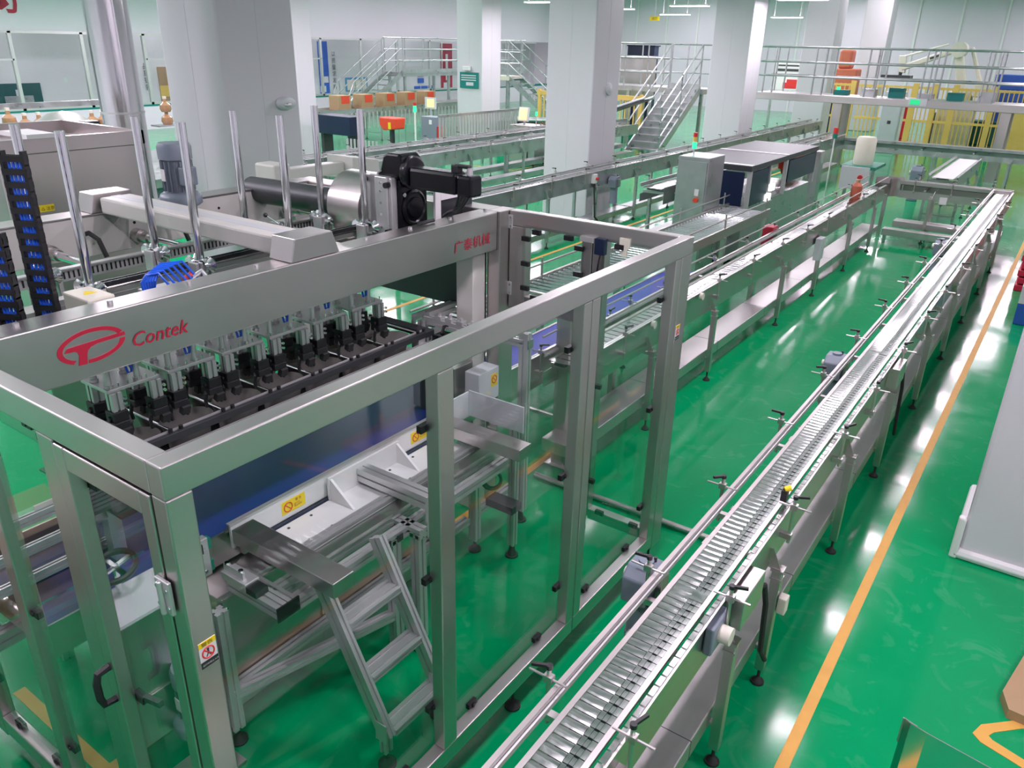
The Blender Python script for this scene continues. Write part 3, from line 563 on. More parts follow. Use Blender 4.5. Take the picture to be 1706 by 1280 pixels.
# ------------------------------------------------------------------ gripper heads under the beam
def make_head():
    t = thing('bottle_gripper', 'x', 'gripper', (0, 0, 0), 'gripper heads')
    part('plate', MB().box(-0.22, 0.0, -0.125, 0.125, 0.0, 0.016), 'alu', t, bev=0.002)
    for x in (-0.15, -0.03):
        for y in (-0.10, 0.035): part('guide_post', MB().cyl((x, y, 0.016), (x, y, 0.34), 0.015, 12).cyl((x, y, 0.016), (x, y, 0.03), 0.02, 12), 'alu', t, True)
    part('hose', MB().tube([(-0.05, -0.015, 0.34), (-0.03, -0.015, 0.12), (-0.025, -0.005, 0.06), (-0.025, 0.012, 0.06), (-0.03, 0.02, 0.12), (-0.05, 0.02, 0.34)], 0.006, 6).tube([(-0.04, -0.004, 0.34), (-0.015, -0.004, 0.11), (-0.01, 0.006, 0.07), (-0.015, 0.014, 0.11), (-0.04, 0.014, 0.34)], 0.005, 6), 'hose', t, True)
    for x in (-0.17, -0.01):
        for y in (-0.095, 0.095):
            b = part('cylinder_block', MB().prof((x, y, 0.0), (x, y, -0.085), 0.05, 0.05), 'alu', t)
            g = part('gripper', MB().box(x-0.035, x+0.035, y-0.035, y+0.035, -0.135, -0.085).box(x-0.025, x+0.045, y-0.045, y+0.03, -0.165, -0.13).cyl((x, y-0.045, -0.12), (x, y+0.05, -0.12), 0.014, 8), 'black', t, bev=0.004)
            for s in (-1, 1):
                part('finger', MB().tube([(x, y+s*0.03, -0.13), (x+0.012, y+s*0.045, -0.165), (x+0.008, y+s*0.05, -0.20), (x-0.002, y+s*0.04, -0.235)], 0.009, 6), 'black', g)
            part('pad', MB().obox((x+0.035, y+0.01, -0.185), (0.03, 0.04, 0.045), Matrix.Rotation(0.35, 3, 'Y')), 'rubber', g)
            if x > -0.1: part('fitting', MB().cyl((x+0.028, y+0.03, -0.03), (x+0.04, y+0.03, -0.03), 0.007, 8).cyl((x+0.028, y+0.03, -0.055), (x+0.04, y+0.03, -0.055), 0.007, 8), 'chrome', b)
    for i in range(6): part('stud', MB().cyl((-0.01, -0.11+i*0.044, 0.016), (-0.01, -0.11+i*0.044, 0.035), 0.004, 6), 'chrome', t)
    return t
ords = ['first', 'second', 'third', 'fourth', 'fifth', 'sixth']
h0 = make_head()
for i in range(6):
    h = h0 if i == 0 else dup(h0)
    h.location = (-3.22, 1.68+i*0.293, 1.75)
    h['label'] = '%s gripper head from the left, with black claws under the lettered beam' % ords[i]
# ------------------------------------------------------------------ bottle guide frame below the grippers
GF = thing('bottle_guide', 'dark guide frame with silver edge strips and pockets below the gripper heads', 'frame', (-3.4, 2.6, 1.42))
part('side_bar', MB().box(-3.21, -3.185, 1.42, 3.62, 1.43, 1.47), 'dark', GF, bev=0.003); part('side_bar', MB().box(-3.70, -3.675, 1.42, 3.62, 1.43, 1.47), 'dark', GF, bev=0.003)
part('edge_strip', MB().box(-3.225, -3.212, 1.42, 3.62, 1.455, 1.475), 'alu', GF); part('edge_strip', MB().box(-3.674, -3.66, 1.42, 3.62, 1.455, 1.475), 'alu', GF)
for i in range(8):
    y = 1.53+i*0.293
    part('cross_wire', MB().cyl((-3.67, y, 1.465), (-3.22, y, 1.465), 0.006, 8), 'chrome', GF, True)
    for x in (-3.205, -3.68):
        for d in (-0.02, 0.035): part('knob', MB().cyl((x, y+d, 1.47), (x, y+d, 1.487), 0.011, 8), 'black', GF)
    if i < 7:
        pk = MB()
        yc = y+0.147; n = 16
        for (r0, z0), (r1, z1) in (((0.135, 1.45), (0.11, 1.37)), ((0.11, 1.37), (0.105, 1.30))):
            for xc in (-3.33, -3.56):
                vs = []; fs = []
                for r, z in ((r0, z0), (r1, z1)): vs += [(xc+r*0.82*math.cos(2*math.pi*k/n), yc+r*math.sin(2*math.pi*k/n), z) for k in range(n)]
                fs = [(k, (k+1) % n, n+(k+1) % n, n+k) for k in range(n)]; pk.add(vs, fs)
        part('pocket', pk, 'pocket', GF, True)
part('floor_sheet', MB().box(-3.70, -3.0, 1.40, 3.70, 1.275, 1.285), 'charc', GF)
part('end_bracket', MB().box(-3.70, -3.185, 3.62, 3.70, 1.425, 1.465), 'dark', GF, bev=0.003)
for x in (-3.22, -3.66):
    for y in (1.46, 3.58): part('support', MB().box(x-0.03, x+0.03, y-0.03, y+0.03, 0.96, 1.43), 'alu', GF)
DB = thing('dark_cover', 'long black ribbed cover strip beside the guide frame, under the front rail', 'cover', (-3.08, 2.55, 1.33))
for i in range(7): part('rib', MB().box(-3.175+i*0.026, -3.152+i*0.026, 1.25, 3.62, 1.375-i*0.004, 1.392-i*0.004), 'dark', DB)
part('edge_rail', MB().box(-3.188, -3.178, 1.15, 3.72, 1.375, 1.40), 'alu', DB); part('support', MB().box(-3.17, -3.0, 1.25, 1.29, 0.96, 1.35).box(-3.17, -3.0, 3.54, 3.58, 0.96, 1.35), 'dark', DB)
SC = thing('sensor_clamp', 'black sensor clamp at the far end of the ribbed cover', 'clamp', (-3.08, 3.72, 1.38))
part('body', MB().box(-3.16, -3.02, 3.64, 3.76, 1.392, 1.45), 'gblack', SC, bev=0.01); part('arm', MB().tube([(-3.12, 3.7, 1.45), (-3.12, 3.72, 1.49), (-3.08, 3.75, 1.50), (-3.04, 3.76, 1.45)], 0.012, 8), 'black', SC, True); part('knob', MB().cyl((-3.02, 3.78, 1.44), (-3.02, 3.78, 1.49), 0.018, 10), 'black', SC)
# guide strips leading out over the green floor
for j, (x, y0, y1, z) in enumerate(((-3.42, 3.75, 4.06, 1.46), (-3.24, 3.72, 4.0, 1.40))):
    solo('outfeed_strip', MB().box(x-0.008, x+0.008, y0, y1, z, z+0.045).box(x-0.012, x+0.012, y0, y0+0.02, 0.99, z), 'alu', ('upper', 'lower')[j]+' flat metal outfeed strip past the guide frame end', 'strip', 'outfeed strips')
# ------------------------------------------------------------------ blue belt conveyor under the grippers
BC = thing('belt_conveyor', 'wide blue belt conveyor with stainless body inside the guard', 'conveyor', (-3.3, 2.5, 0))
part('belt', MB().box(-3.66, -3.0, 1.02, 3.98, 0.93, 0.95), 'belt', BC)
part('end_roller', MB().cyl((-3.66, 1.02, 0.90), (-3.0, 1.02, 0.90), 0.045, 20), 'steelx', BC, True); part('end_roller', MB().cyl((-3.66, 3.98, 0.90), (-3.0, 3.98, 0.90), 0.045, 20), 'steelx', BC, True)
part('side_plate', MB().box(-2.995, -2.985, 1.0, 4.0, 0.80, 0.965), 'steel', BC); part('side_plate', MB().box(-3.675, -3.665, 1.0, 4.0, 0.80, 1.02), 'steel', BC)
part('body', MB().box(-3.60, -2.80, 1.66, 3.42, 0.08, 0.78), 'steel', BC, bev=0.004)
for y in (1.68, 2.26, 2.84): part('access_panel', MB().box(-2.80, -2.792, y, y+0.56, 0.12, 0.76), 'steel', BC, bev=0.002)
for y in (1.70, 2.22, 2.28, 2.8, 2.86, 3.38): part('screw', MB().cyl((-2.792, y, 0.70), (-2.788, y, 0.70), 0.007, 8).cyl((-2.792, y, 0.2), (-2.788, y, 0.2), 0.007, 8), 'chrome', BC)
for x in (-3.5, -2.9):
    for y in (1.8, 3.3): part('foot', MB().cyl((x, y, 0), (x, y, 0.08), 0.03, 12), 'rubber', BC)
part('steel_apron', MB().prism([(-2.985, 0.965), (-2.94, 1.035), (-2.935, 1.03), (-2.975, 0.96)], (0, 1.86, 0), (1, 0, 0), (0, 0, 1), (0, 1.86, 0)), 'steel', BC)
# white guide plate and push table on aluminium profile
PT = thing('push_table', 'aluminium profile push table with white plates inside the guard', 'table', (-2.6, 2.6, 0))
WP = part('guide_plate', MB().box(-2.938, -2.922, 1.86, 3.74, 0.895, 1.03), 'white', PT, bev=0.003)
part('top_lip', MB().box(-2.945, -2.918, 1.855, 3.745, 1.028, 1.036), 'alu', WP)
for y0 in (2.165, 3.155):
    s = part('warning_sticker', MB().box(-2.922, -2.9205, y0, y0+0.155, 0.925, 1.0), 'yellow', WP)
    part('prohibition_ring', MB().ring((-2.920, y0+0.042, 0.96), 0.026, 0.003, (1, 0, 0), 22, 6).bar((-2.920, y0+0.024, 0.978), (-2.920, y0+0.06, 0.942), 0.005, 0.002, (1, 0, 0)), 'redp', s)
    text('heading', '警 告', (-2.9205, y0+0.09, 0.975), (0, 1, 0), (0, 0, 1), 0.018, 'red', s, 0.0006)
    text('caption', '运行中\n禁止伸手', (-2.9205, y0+0.08, 0.955), (0, 1, 0), (0, 0, 1), 0.013, 'red', s, 0.0006)
part('table_plate', MB().box(-2.90, -2.62, 1.98, 3.40, 0.872, 0.884), 'white', PT, bev=0.003)
part('rubber_strip', MB().box(-2.916, -2.902, 1.98, 3.40, 0.86, 0.895), 'navy', PT)
for y in (2.15, 2.30, 2.82, 2.9, 3.1, 3.25):
    for x in (-2.86, -2.70): part('screw', MB().cyl((x, y, 0.884), (x, y, 0.887), 0.008, 8), 'dark', PT)
LB = part('angle_bracket', MB().box(-2.905, -2.89, 2.46, 3.02, 0.884, 1.02), 'white', PT, bev=0.003)
for y in (2.47, 2.99): part('gusset', MB().prism([(-2.89, 0.884), (-2.72, 0.884), (-2.885, 1.01), (-2.89, 1.01)], (0, y, 0), (1, 0, 0), (0, 0, 1), (0, 0.016, 0)), 'white', LB)
PB = part('push_bar', MB().prof((-2.89, 2.71, 0.95), (-2.385, 2.71, 0.95), 0.08, 0.08), 'alu', PT)
part('end_plate', MB().box(-2.385, -2.37, 2.665, 2.76, 0.74, 0.995), 'alu', PB, bev=0.003); part('end_disc', MB().cyl((-2.37, 2.715, 0.95), (-2.366, 2.715, 0.95), 0.022, 16), 'white', PB)
for x, z in ((-2.65, 0.905), (-2.57, 0.86), (-2.47, 0.83)): part('long_profile', MB().prof((x, 1.78 if x > -2.6 else 1.95, z-0.03), (x, 3.52, z-0.03), 0.06, 0.06), 'alu', PT)
part('slide_rail', MB().box(-2.60, -2.53, 2.0, 3.46, 0.862, 0.882), 'steel', PT)
for x, y in ((-2.70, 1.60), (-2.47, 2.50), (-2.40, 2.62), (-2.74, 3.56), (-2.73, 4.02)):
    l = part('leg', MB().prof((x, y, 0.09), (x, y, 0.80), 0.06, 0.06), 'alu', PT)
    part('foot', MB().cyl((x, y, 0), (x, y, 0.012), 0.045, 16).cyl((x, y, 0.012), (x, y, 0.05), 0.04, 16, 0.012).cyl((x, y, 0.05), (x, y, 0.1), 0.01, 8), 'rubber', l, True)
part('cross_profile', MB().prof((-2.66, 2.62, 0.80), (-2.36, 2.62, 0.80), 0.06, 0.06), 'alu', PT); part('cross_profile', MB().prof((-2.74, 3.56, 0.30), (-2.74, 4.02, 0.30), 0.05, 0.05), 'alu', PT)
part('cross_profile', MB().prof((-2.70, 1.60, 0.30), (-2.47, 2.5, 0.30), 0.05, 0.05), 'alu', PT); part('cross_profile', MB().prof((-2.76, 1.68, 0.26), (-2.76, 3.5, 0.26), 0.05, 0.05), 'alu', PT)
part('cross_profile', MB().prof((-2.66, 3.50, 0.80), (-2.74, 3.56, 0.80), 0.05, 0.05), 'alu', PT)
for y in (2.43, 2.52):
    for z in (0.80,): part('corner_bracket', MB().box(-2.435, -2.43, y-0.02, y+0.02, z-0.02, z+0.02).cyl((-2.43, y, z), (-2.425, y, z), 0.009, 8), 'dark', PT)
part('end_box', MB().box(-2.66, -2.56, 3.52, 3.60, 0.72, 0.90), 'offw', PT, bev=0.006)
part('coiled_cable', MB().ring((-2.5, 3.42, 0.70), 0.06, 0.008, (0.6, -0.7, 0.2), 20, 6).ring((-2.5, 3.43, 0.70), 0.05, 0.008, (0.5, -0.7, 0.3), 20, 6), 'black', PT, True)
part('tie_plate', MB().box(-2.5, -2.3, 3.36, 3.46, 0.55, 0.60), 'dark', PT)
# near-end profile stack with blocks
NS = thing('clamp_stack', 'stacked aluminium clamp blocks at the near end of the push table', 'clamp', (-2.6, 1.85, 0.8))
part('beam', MB().prof((-2.78, 1.74, 0.84), (-2.42, 1.74, 0.84), 0.06, 0.06), 'alu', NS); part('beam', MB().prof((-2.78, 1.80, 0.84), (-2.42, 1.80, 0.84), 0.05, 0.06), 'alu', NS)
part('block', MB().box(-2.80, -2.62, 1.70, 1.78, 0.872, 0.915), 'alu', NS, bev=0.004); part('clamp', MB().box(-2.62, -2.55, 1.70, 1.77, 0.872, 0.905), 'black', NS); part('end_cap', MB().box(-2.42, -2.412, 1.705, 1.83, 0.80, 0.875), 'black', NS)
part('lug', MB().box(-2.80, -2.66, 1.72, 1.735, 0.915, 0.95), 'alu', NS)
for x in (-2.78, -2.68): part('screw', MB().cyl((x, 1.727, 0.95), (x, 1.727, 0.958), 0.012, 8), 'chrome', NS)
# stainless covers lying across
for i, (x0, x1, y0, y1, l) in enumerate(((-2.90, -2.20, 1.85, 1.975, 'stainless rectangular cover bar reaching out above the ladder top'), (-2.86, -2.25, 3.35, 3.47, 'stainless rectangular cover bar behind the middle guard post'))):
    solo('cover_bar', MB().box(x0, x1, y0, y1, 0.94, 1.02).box(x0+0.02, x0+0.05, y0+0.02, y0+0.1, 0.886, 0.94), 'steelx', l, 'cover', 'stainless cover bars', bev=0.004)
# step ladder of profile
LD = thing('step_ladder', 'short leaning step ladder of aluminium profile with three treads', 'ladder', (-2.2, 2.12, 0))
top, bot = (-2.37, 0.90), (-2.0, 0.19)
for y in (1.93, 2.31):
    st = part('stile', MB().prof((top[0]-0.02, y, top[1]+0.04), (bot[0], y, bot[1]), 0.04, 0.085, (1, 0, 0.5)), 'alu', LD)
    part('leg', MB().prof((bot[0]-0.012, y, 0.09), (bot[0]-0.012, y, 0.24), 0.04, 0.05), 'alu', st); part('joint_plate', MB().box(bot[0]-0.05, bot[0]+0.02, y-0.028, y-0.022, 0.17, 0.28), 'alu', st)
    part('foot', MB().cyl((bot[0]-0.012, y, 0), (bot[0]-0.012, y, 0.012), 0.045, 16).cyl((bot[0]-0.012, y, 0.012), (bot[0]-0.012, y, 0.045), 0.04, 14, 0.012).cyl((bot[0]-0.012, y, 0.045), (bot[0]-0.012, y, 0.1), 0.009, 8), 'rubber', st, True)
for f in (0.27, 0.62, 0.97):
    x = top[0]+(bot[0]-top[0])*f; z = top[1]+(bot[1]-top[1])*f
    part('tread', MB().prof((x, 1.95, z), (x, 2.29, z), 0.10, 0.035), 'alu', LD)
# angled guide wings and small control box at the outfeed
WG = thing('guide_wing', 'bent metal guide wing behind the middle guard post', 'guide', (-2.6, 3.6, 0.98))
part('wing', MB().box(-2.84, -2.41, 3.62, 3.63, 0.97, 1.15).box(-2.85, -2.84, 3.36, 3.63, 0.97, 1.14), 'boxw', WG, bev=0.003)
part('stand', MB().prof((-2.5, 3.66, 0.09), (-2.5, 3.66, 1.05), 0.05, 0.05), 'alu', WG); part('rod', MB().cyl((-2.82, 3.55, 0.93), (-2.5, 3.58, 0.93), 0.012, 10).cyl((-2.8, 3.51, 0.93), (-2.5, 3.54, 0.93), 0.012, 10), 'chrome', WG, True)
part('foot', MB().cyl((-2.5, 3.66, 0), (-2.5, 3.66, 0.012), 0.045, 16).cyl((-2.5, 3.66, 0.012), (-2.5, 3.66, 0.1), 0.03, 14, 0.012), 'rubber', WG, True)
CT = thing('control_box', 'light grey control box with yellow warning sticker at the outfeed', 'box', (-2.86, 3.86, 0.98))
part('housing', MB().box(-2.98, -2.86, 3.76, 3.98, 0.975, 1.2), 'boxw', CT, bev=0.004)
s = part('warning_sticker', MB().box(-2.86, -2.8585, 3.89, 3.96, 1.07, 1.16), 'yellow', CT)
part('prohibition_ring', MB().ring((-2.858, 3.925, 1.12), 0.026, 0.003, (1, 0, 0), 20, 6).bar((-2.858, 3.907, 1.138), (-2.858, 3.943, 1.102), 0.005, 0.002, (1, 0, 0)), 'redp', s)
solo('steel_bracket_box', MB().box(-3.20, -3.02, 3.70, 3.9, 0.96, 1.22), 'steel', 'stainless box beside the grey control box under the front rail', 'box', bev=0.004)
# aluminium portal over the outfeed
AP = thing('profile_portal', 'aluminium profile portal standing at the outfeed behind the front rail', 'frame', (-2.9, 3.9, 0))
part('post', MB().prof((-3.3, 3.72, 0.99), (-3.3, 3.72, 1.50), 0.05, 0.05), 'alu', AP); part('post', MB().prof((-2.70, 4.05, 0.09), (-2.70, 4.05, 1.45), 0.07, 0.05), 'alu', AP)
part('beam', MB().prof((-3.3, 3.745, 1.50), (-2.74, 3.745, 1.50), 0.05, 0.05), 'alu', AP); part('beam', MB().prof((-3.3, 3.75, 1.52), (-3.3, 4.04, 1.52), 0.06, 0.06), 'alu', AP)
part('beam', MB().prof((-3.0, 4.04, 1.38), (-2.70, 4.04, 1.38), 0.05, 0.05), 'alu', AP); part('corner_bracket', MB().box(-2.66, -2.655, 4.02, 4.08, 1.35, 1.41), 'chrome', AP)
for k in range(4): part('fitting', MB().box(-3.2+k*0.09, -3.15+k*0.09, 3.72, 3.77, 1.526, 1.55).cyl((-3.17+k*0.09, 3.74, 1.55), (-3.17+k*0.09, 3.74, 1.57), 0.012, 8), 'alu', AP)
part('foot', MB().cyl((-2.70, 4.05, 0), (-2.70, 4.05, 0.012), 0.045, 16).cyl((-2.70, 4.05, 0.012), (-2.70, 4.05, 0.09), 0.03, 14, 0.012), 'rubber', AP, True)
# near-end equipment seen through the door
HW = thing('hand_wheel', 'black hand wheel on a steel plate behind the guard door', 'wheel', (-3.1, 1.36, 0.95))
part('wheel', MB().ring((-2.93, 1.30, 1.12), 0.085, 0.014, (0.15, -0.25, 1), 28, 8), 'black', HW, True); part('spokes', MB().bar((-3.01, 1.30, 1.125), (-2.85, 1.30, 1.115), 0.02, 0.01).bar((-2.93, 1.22, 1.10), (-2.93, 1.38, 1.14), 0.02, 0.01).cyl((-2.93, 1.30, 0.99), (-2.93, 1.30, 1.13), 0.014, 10), 'chrome', HW)
part('plate', MB().box(-2.98, -2.72, 1.16, 1.5, 0.97, 0.985), 'boxw', HW)
part('pedestal', MB().box(-2.95, -2.75, 1.2, 1.46, 0.55, 0.97), 'steel', HW, bev=0.004); part('sheet', MB().box(-2.95, -2.74, 1.18, 1.6, 0.3, 0.55), 'steel', HW)
gm = gearmotor(-2.68, 1.42, 0.28, 'green-lit grey gear motor low behind the guard door', 0.75)
solo('motor_stand', MB().box(-2.8, -2.56, 1.3, 1.54, 0, 0.02).box(-2.72, -2.64, 1.38, 1.46, 0.02, 0.28), 'steel', 'steel stand under the low gear motor behind the guard door', 'stand')
IF = thing('infeed_conveyor', 'carton infeed conveyor with aluminium rails behind the near guard panels', 'conveyor', (-3.75, 0.9, 0))
for x in (-3.95, -3.40): part('side_profile', MB().prof((x, -1.2, 0.72), (x, 1.55, 0.72), 0.06, 0.08), 'alu', IF)
for i in range(20): part('roller', MB().cyl((-3.92, -1.1+i*0.13, 0.74), (-3.43, -1.1+i*0.13, 0.74), 0.025, 12), 'chrome', IF, True)
for x in (-3.95, -3.40):
    for y in (-0.9, 0.2, 1.4): part('leg', MB().prof((x, y, 0.0), (x, y, 0.68), 0.06, 0.06), 'alu', IF)
for z in (0.98, 1.12, 1.26): part('guide_rail', MB().prof((-3.34, -1.2, z), (-3.34, 1.55, z), 0.03, 0.045), 'alu', IF)
for y in (-0.6, 0.5, 1.45): part('guide_post', MB().prof((-3.385, y, 0.7), (-3.385, y, 1.34), 0.03, 0.03), 'alu', IF); part('guide_bracket', MB().bar((-3.36, y, 1.3), (-3.15, y-0.06, 1.22), 0.05, 0.012), 'alu', IF)
for i, (y, l) in enumerate(((0.40, 'brown printed carton on the infeed conveyor beside the guard door'), (-0.12, 'second brown carton behind the near guard panel'))):
    c = thing('carton', l, 'carton', (-3.66, y, 0.765), 'infeed cartons')
    part('body', MB().box(-3.86, -3.44, y, y+0.46, 0.765, 1.12), 'card', c, bev=0.004); part('tape_seam', MB().box(-3.87+0.19, -3.87+0.25, y, y+0.46, 1.12, 1.1215), 'offw', c)
    for k in range(3): part('print_line', MB().box(-3.4395, -3.4385, y+0.06, y+0.3, 0.95-k*0.04, 0.965-k*0.04), 'dark', c)

SBk = thing('sensor_bracket', 'small aluminium sensor block with green connectors beside the near corner post', 'bracket', (-2.86, 1.66, 0.9))
part('block', MB().box(-2.87, -2.83, 1.62, 1.68, 0.90, 1.10), 'alu', SBk, bev=0.004)
for z in (0.93, 1.05): part('screw', MB().cyl((-2.83, 1.65, z), (-2.826, 1.65, z), 0.008, 8), 'chrome', SBk); part('connector', MB().box(-2.87, -2.84, 1.68, 1.70, z-0.02, z+0.035), 'gbelt', SBk)
part('arm', MB().box(-2.98, -2.87, 1.63, 1.67, 0.90, 0.93), 'alu', SBk)
# ------------------------------------------------------------------ slat chain conveyor generator (local: runs +y, centre x=0)
def plate_mesh(wd, pitch):
    # one interlocking top plate: rolled leading edge, flat top, hinge tabs
    m = MB(); h = wd/2; g = 0.0015
    sec = [(-pitch/2+g, -0.004), (-pitch/2+g, -0.001), (-pitch*0.3, 0.0035), (0, 0.0048), (pitch*0.3, 0.0035), (pitch/2-g, -0.001), (pitch/2-g, -0.004)]
    m.prism(sec, (-h, 0, 0), (0, 1, 0), (0, 0, 1), (wd*0.60, 0, 0))
    a = -h+wd*0.605
    m.box(a, a+wd*0.13, -pitch/2+g, pitch/2+pitch*0.12, -0.004, 0.0012)
    m.box(a+wd*0.14, a+wd*0.25, -pitch/2+pitch*0.16, pitch/2-g*2, -0.004, 0.0012)
    m.box(a+wd*0.26, h, -pitch/2+g, pitch/2+pitch*0.12, -0.004, 0.0012)
    return m
def bracket_meshes():
    b = MB().cyl((0, 0, -0.16), (0, 0, 0.10), 0.009, 10).cyl((-0.085, 0, 0.055), (0.075, 0, 0.055), 0.005, 8).box(-0.018, 0.018, -0.014, 0.014, 0.04, 0.07).box(-0.014, 0.045, -0.016, 0.016, -0.135, -0.105)
    l = MB().cyl((0, 0, 0.10), (0, 0, 0.118), 0.013, 10).bar((0, 0, 0.112), (-0.055, -0.035, 0.118), 0.012, 0.012)
    return mesh_of('guide_bracket', b, 'steel', smooth=True), mesh_of('clamp_lever', l, 'black')
BRK = bracket_meshes()
def conveyor(label, L, wd=0.15, z=1.0, pitch=0.046, nmax=0, legs=(), brk_l=(), brk_r=(), pan=True, mtl='steel', legz=0.76, group='slat chain conveyors', brstep=None, slats=True, rail2=False, name='chain_conveyor', beltm=None):
    t = thing(name, label, 'conveyor', (0, 0, 0), group)
    h = wd/2; sx = h+0.06
    n = int(L/pitch)
    if beltm: part('belt', MB().box(-h, h, 0, L, z-0.02, z), beltm, t)
    elif nmax:
        pm = mesh_of('chain_plate', plate_mesh(wd, pitch), 'plate')
        for i in range(min(n, nmax)): inst(pm, 'chain_plate', t, (0, (i+0.5)*pitch, z))
        if n > nmax:
            far = MB(); pl = plate_mesh(wd, pitch)
            for i in range(nmax, n): far.add([v+Vector((0, (i+0.5)*pitch, z)) for v in pl.v], pl.f)
            part('chain_plates', far, 'plate', t, kind='stuff')
    elif slats:
        far = MB()
        for i in range(n): far.box(-h, h, i*pitch, (i+0.86)*pitch, z-0.006, z)
        part('chain_plates', far, 'plate', t, kind='stuff')
    part('carry_strip', MB().box(-h*0.6, h*0.6, 0, L, z-0.03, z-0.010), 'dark', t)
    bead = MB()
    for i in range(int(L/0.06) if nmax else 0): bead.box(sx-0.008, sx+0.014, i*0.06, i*0.06+0.052, z+0.030, z+0.040)
    for s in (-1, 1):
        part('side_plate', MB().box(s*sx, s*(sx+0.004), 0, L, z-0.24, z+0.005 if s > 0 else z-0.11), mtl, t)
        part('wear_rail', MB().box(s*(h+0.002), s*(h+0.024), 0, L, z-0.012, z+0.003), mtl, t)
        top = 0.055 if s < 0 else 0.030
        part('guide_rail', MB().prism([(0, 0.0), (0.003, 0.0), (0.003, top-0.004), (0.020, top-0.004), (0.020, top), (0, top)], (s*(sx+0.004), 0, z+0.004), (s, 0, 0), (0, 0, 1), (0, L, 0)), mtl, t)
        if s > 0 and nmax: part('guide_beads', bead, 'plate', t, kind='stuff')
        else: part('guide_bead', MB().box(s*(sx-0.006), s*(sx+0.003), 0, L, z+0.014, z+0.036), 'alu', t)
        if rail2: part('upper_rail', MB().cyl((s*(sx+0.02), 0, z+0.17), (s*(sx+0.02), L, z+0.17), 0.008, 8), mtl, t, True)
    for k in range(int(L/1.2)+1): part('cross_member', MB().box(-sx, sx, k*1.2+0.1, k*1.2+0.14, z-0.10, z-0.06), mtl, t)
    for s, ys in ((-1, brk_l), (1, brk_r)):
        for y in ys:
            b = inst(BRK[0], 'guide_bracket', t, (s*(sx+0.05), y, z+0.02), 0 if s < 0 else math.pi)
            c = bpy.data.objects.new('clamp_lever', BRK[1]); COL.objects.link(c); c.parent = b; c.rotation_euler = (0, 0, random.uniform(-0.5, 0.9))
    lx = sx+0.052
    for y in legs:
        for s in (-1, 1):
            lg = part('leg', MB().box(s*lx-0.025, s*lx+0.025, y-0.025, y+0.025, 0.10, legz), mtl, t, bev=0.003)
            part('collar', MB().box(s*lx-0.032, s*lx+0.032, y-0.032, y+0.032, legz-0.012, legz+0.002), mtl, lg); part('collar', MB().box(s*lx-0.03, s*lx+0.03, y-0.03, y+0.03, legz-0.06, legz-0.052), mtl, lg)
            part('flap', MB().bar((s*lx-s*0.005, y-0.02, legz), (s*lx-s*0.05, y-0.045, legz+0.13), 0.045, 0.004, (0, 1, 0.3)), mtl, lg)
            part('foot', MB().cyl((s*lx, y, 0), (s*lx, y, 0.012), 0.036, 14).cyl((s*lx, y, 0.012), (s*lx, y, 0.04), 0.03, 14, 0.01).cyl((s*lx, y, 0.04), (s*lx, y, 0.11), 0.009, 8), 'rubber', lg, True)
        part('cross_tie', MB().box(-lx, lx, y-0.015, y+0.015, 0.22, 0.25), mtl, t)
        for s in (-1, 1): part('hanger', MB().box(s*lx, s*(lx-0.05), y-0.02, y+0.02, legz, legz+0.03), mtl, t)
    if pan:
        dp = part('drip_pan', MB().box(-0.13, lx-0.04, 0, L, 0.22, 0.33), 'pan', t, bev=0.006)
        for k in range(1, int(L/1.5)): part('pan_joint', MB().box(-0.131, lx-0.039, k*1.5, k*1.5+0.004, 0.219, 0.3308), 'dark', dp)
    return t
def motor_side(y, z, label, x, s=-1, k=1.0):
    t = thing('drive_motor', label, 'motor', (0, 0, 0), 'conveyor drive motors')
    part('gear_case', MB().prism([(-0.10, -0.09), (0.09, -0.09), (0.10, 0.02), (0.06, 0.09), (-0.05, 0.09), (-0.10, 0.04)], (-0.07, 0, 0), (0, 1, 0), (0, 0, 1), (0.14, 0, 0)), 'motor', t, bev=0.008)
    part('cap', MB().cyl((0, 0.0, 0.09), (0, 0.0, 0.105), 0.035, 16), 'motor', t, True); part('breather', MB().cyl((0.03, 0.03, 0.09), (0.03, 0.03, 0.115), 0.008, 8), 'dark', t)
    part('motor_body', MB().cyl((0, 0, -0.09), (0, 0, -0.30), 0.065, 18), 'motor', t, True); part('fan_cowl', MB().cyl((0, 0, -0.30), (0, 0, -0.36), 0.07, 18), 'motor', t, True)
    part('shaft', MB().cyl((-0.07, 0, 0), (-0.10, 0, 0), 0.025, 12), 'offw', t, True); part('torque_arm', MB().box(0.07, 0.10, -0.04, 0.04, -0.06, 0.05), 'steel', t)
    t.location = (x, y, z); t.rotation_euler = (0, 0, 0 if s < 0 else math.pi); t.scale = (k, k, k); return t
# right hand conveyor, nearest to the camera
RX = -0.935
rc = conveyor('long slat chain conveyor in the right foreground, running away from the camera', 14.85, 0.15, 1.0, 0.046, 298,
              legs=[1.75, 2.40, 3.90, 5.2, 6.85, 8.5, 10.1, 11.7, 13.2], brk_l=[0.78, 1.60, 2.48, 3.45, 4.40, 5.38, 6.4, 7.4, 8.4, 9.5, 10.6, 11.8, 13.0], brk_r=[0.72, 1.62, 2.50, 3.5, 4.35, 5.3, 6.3, 7.3, 8.4, 9.5, 10.6, 11.8, 13.0])
rc.location = (RX, 1.12, 0)
part('splice_plate', MB().box(-0.075, 0.075, 1.60, 1.67, 1.0, 1.004), 'plate', rc); part('splice_plate', MB().box(-0.075, 0.075, 5.3, 5.38, 1.0, 1.004), 'plate', rc)
motor_side(2.82, 0.93, 'grey gear motor left of the right conveyor, near the guard corner', RX-0.24)
motor_side(6.15, 0.93, 'grey gear motor halfway along the left side of the right conveyor', RX-0.24)
motor_side(11.2, 0.93, 'grey gear motor towards the far end of the right conveyor', RX-0.24)
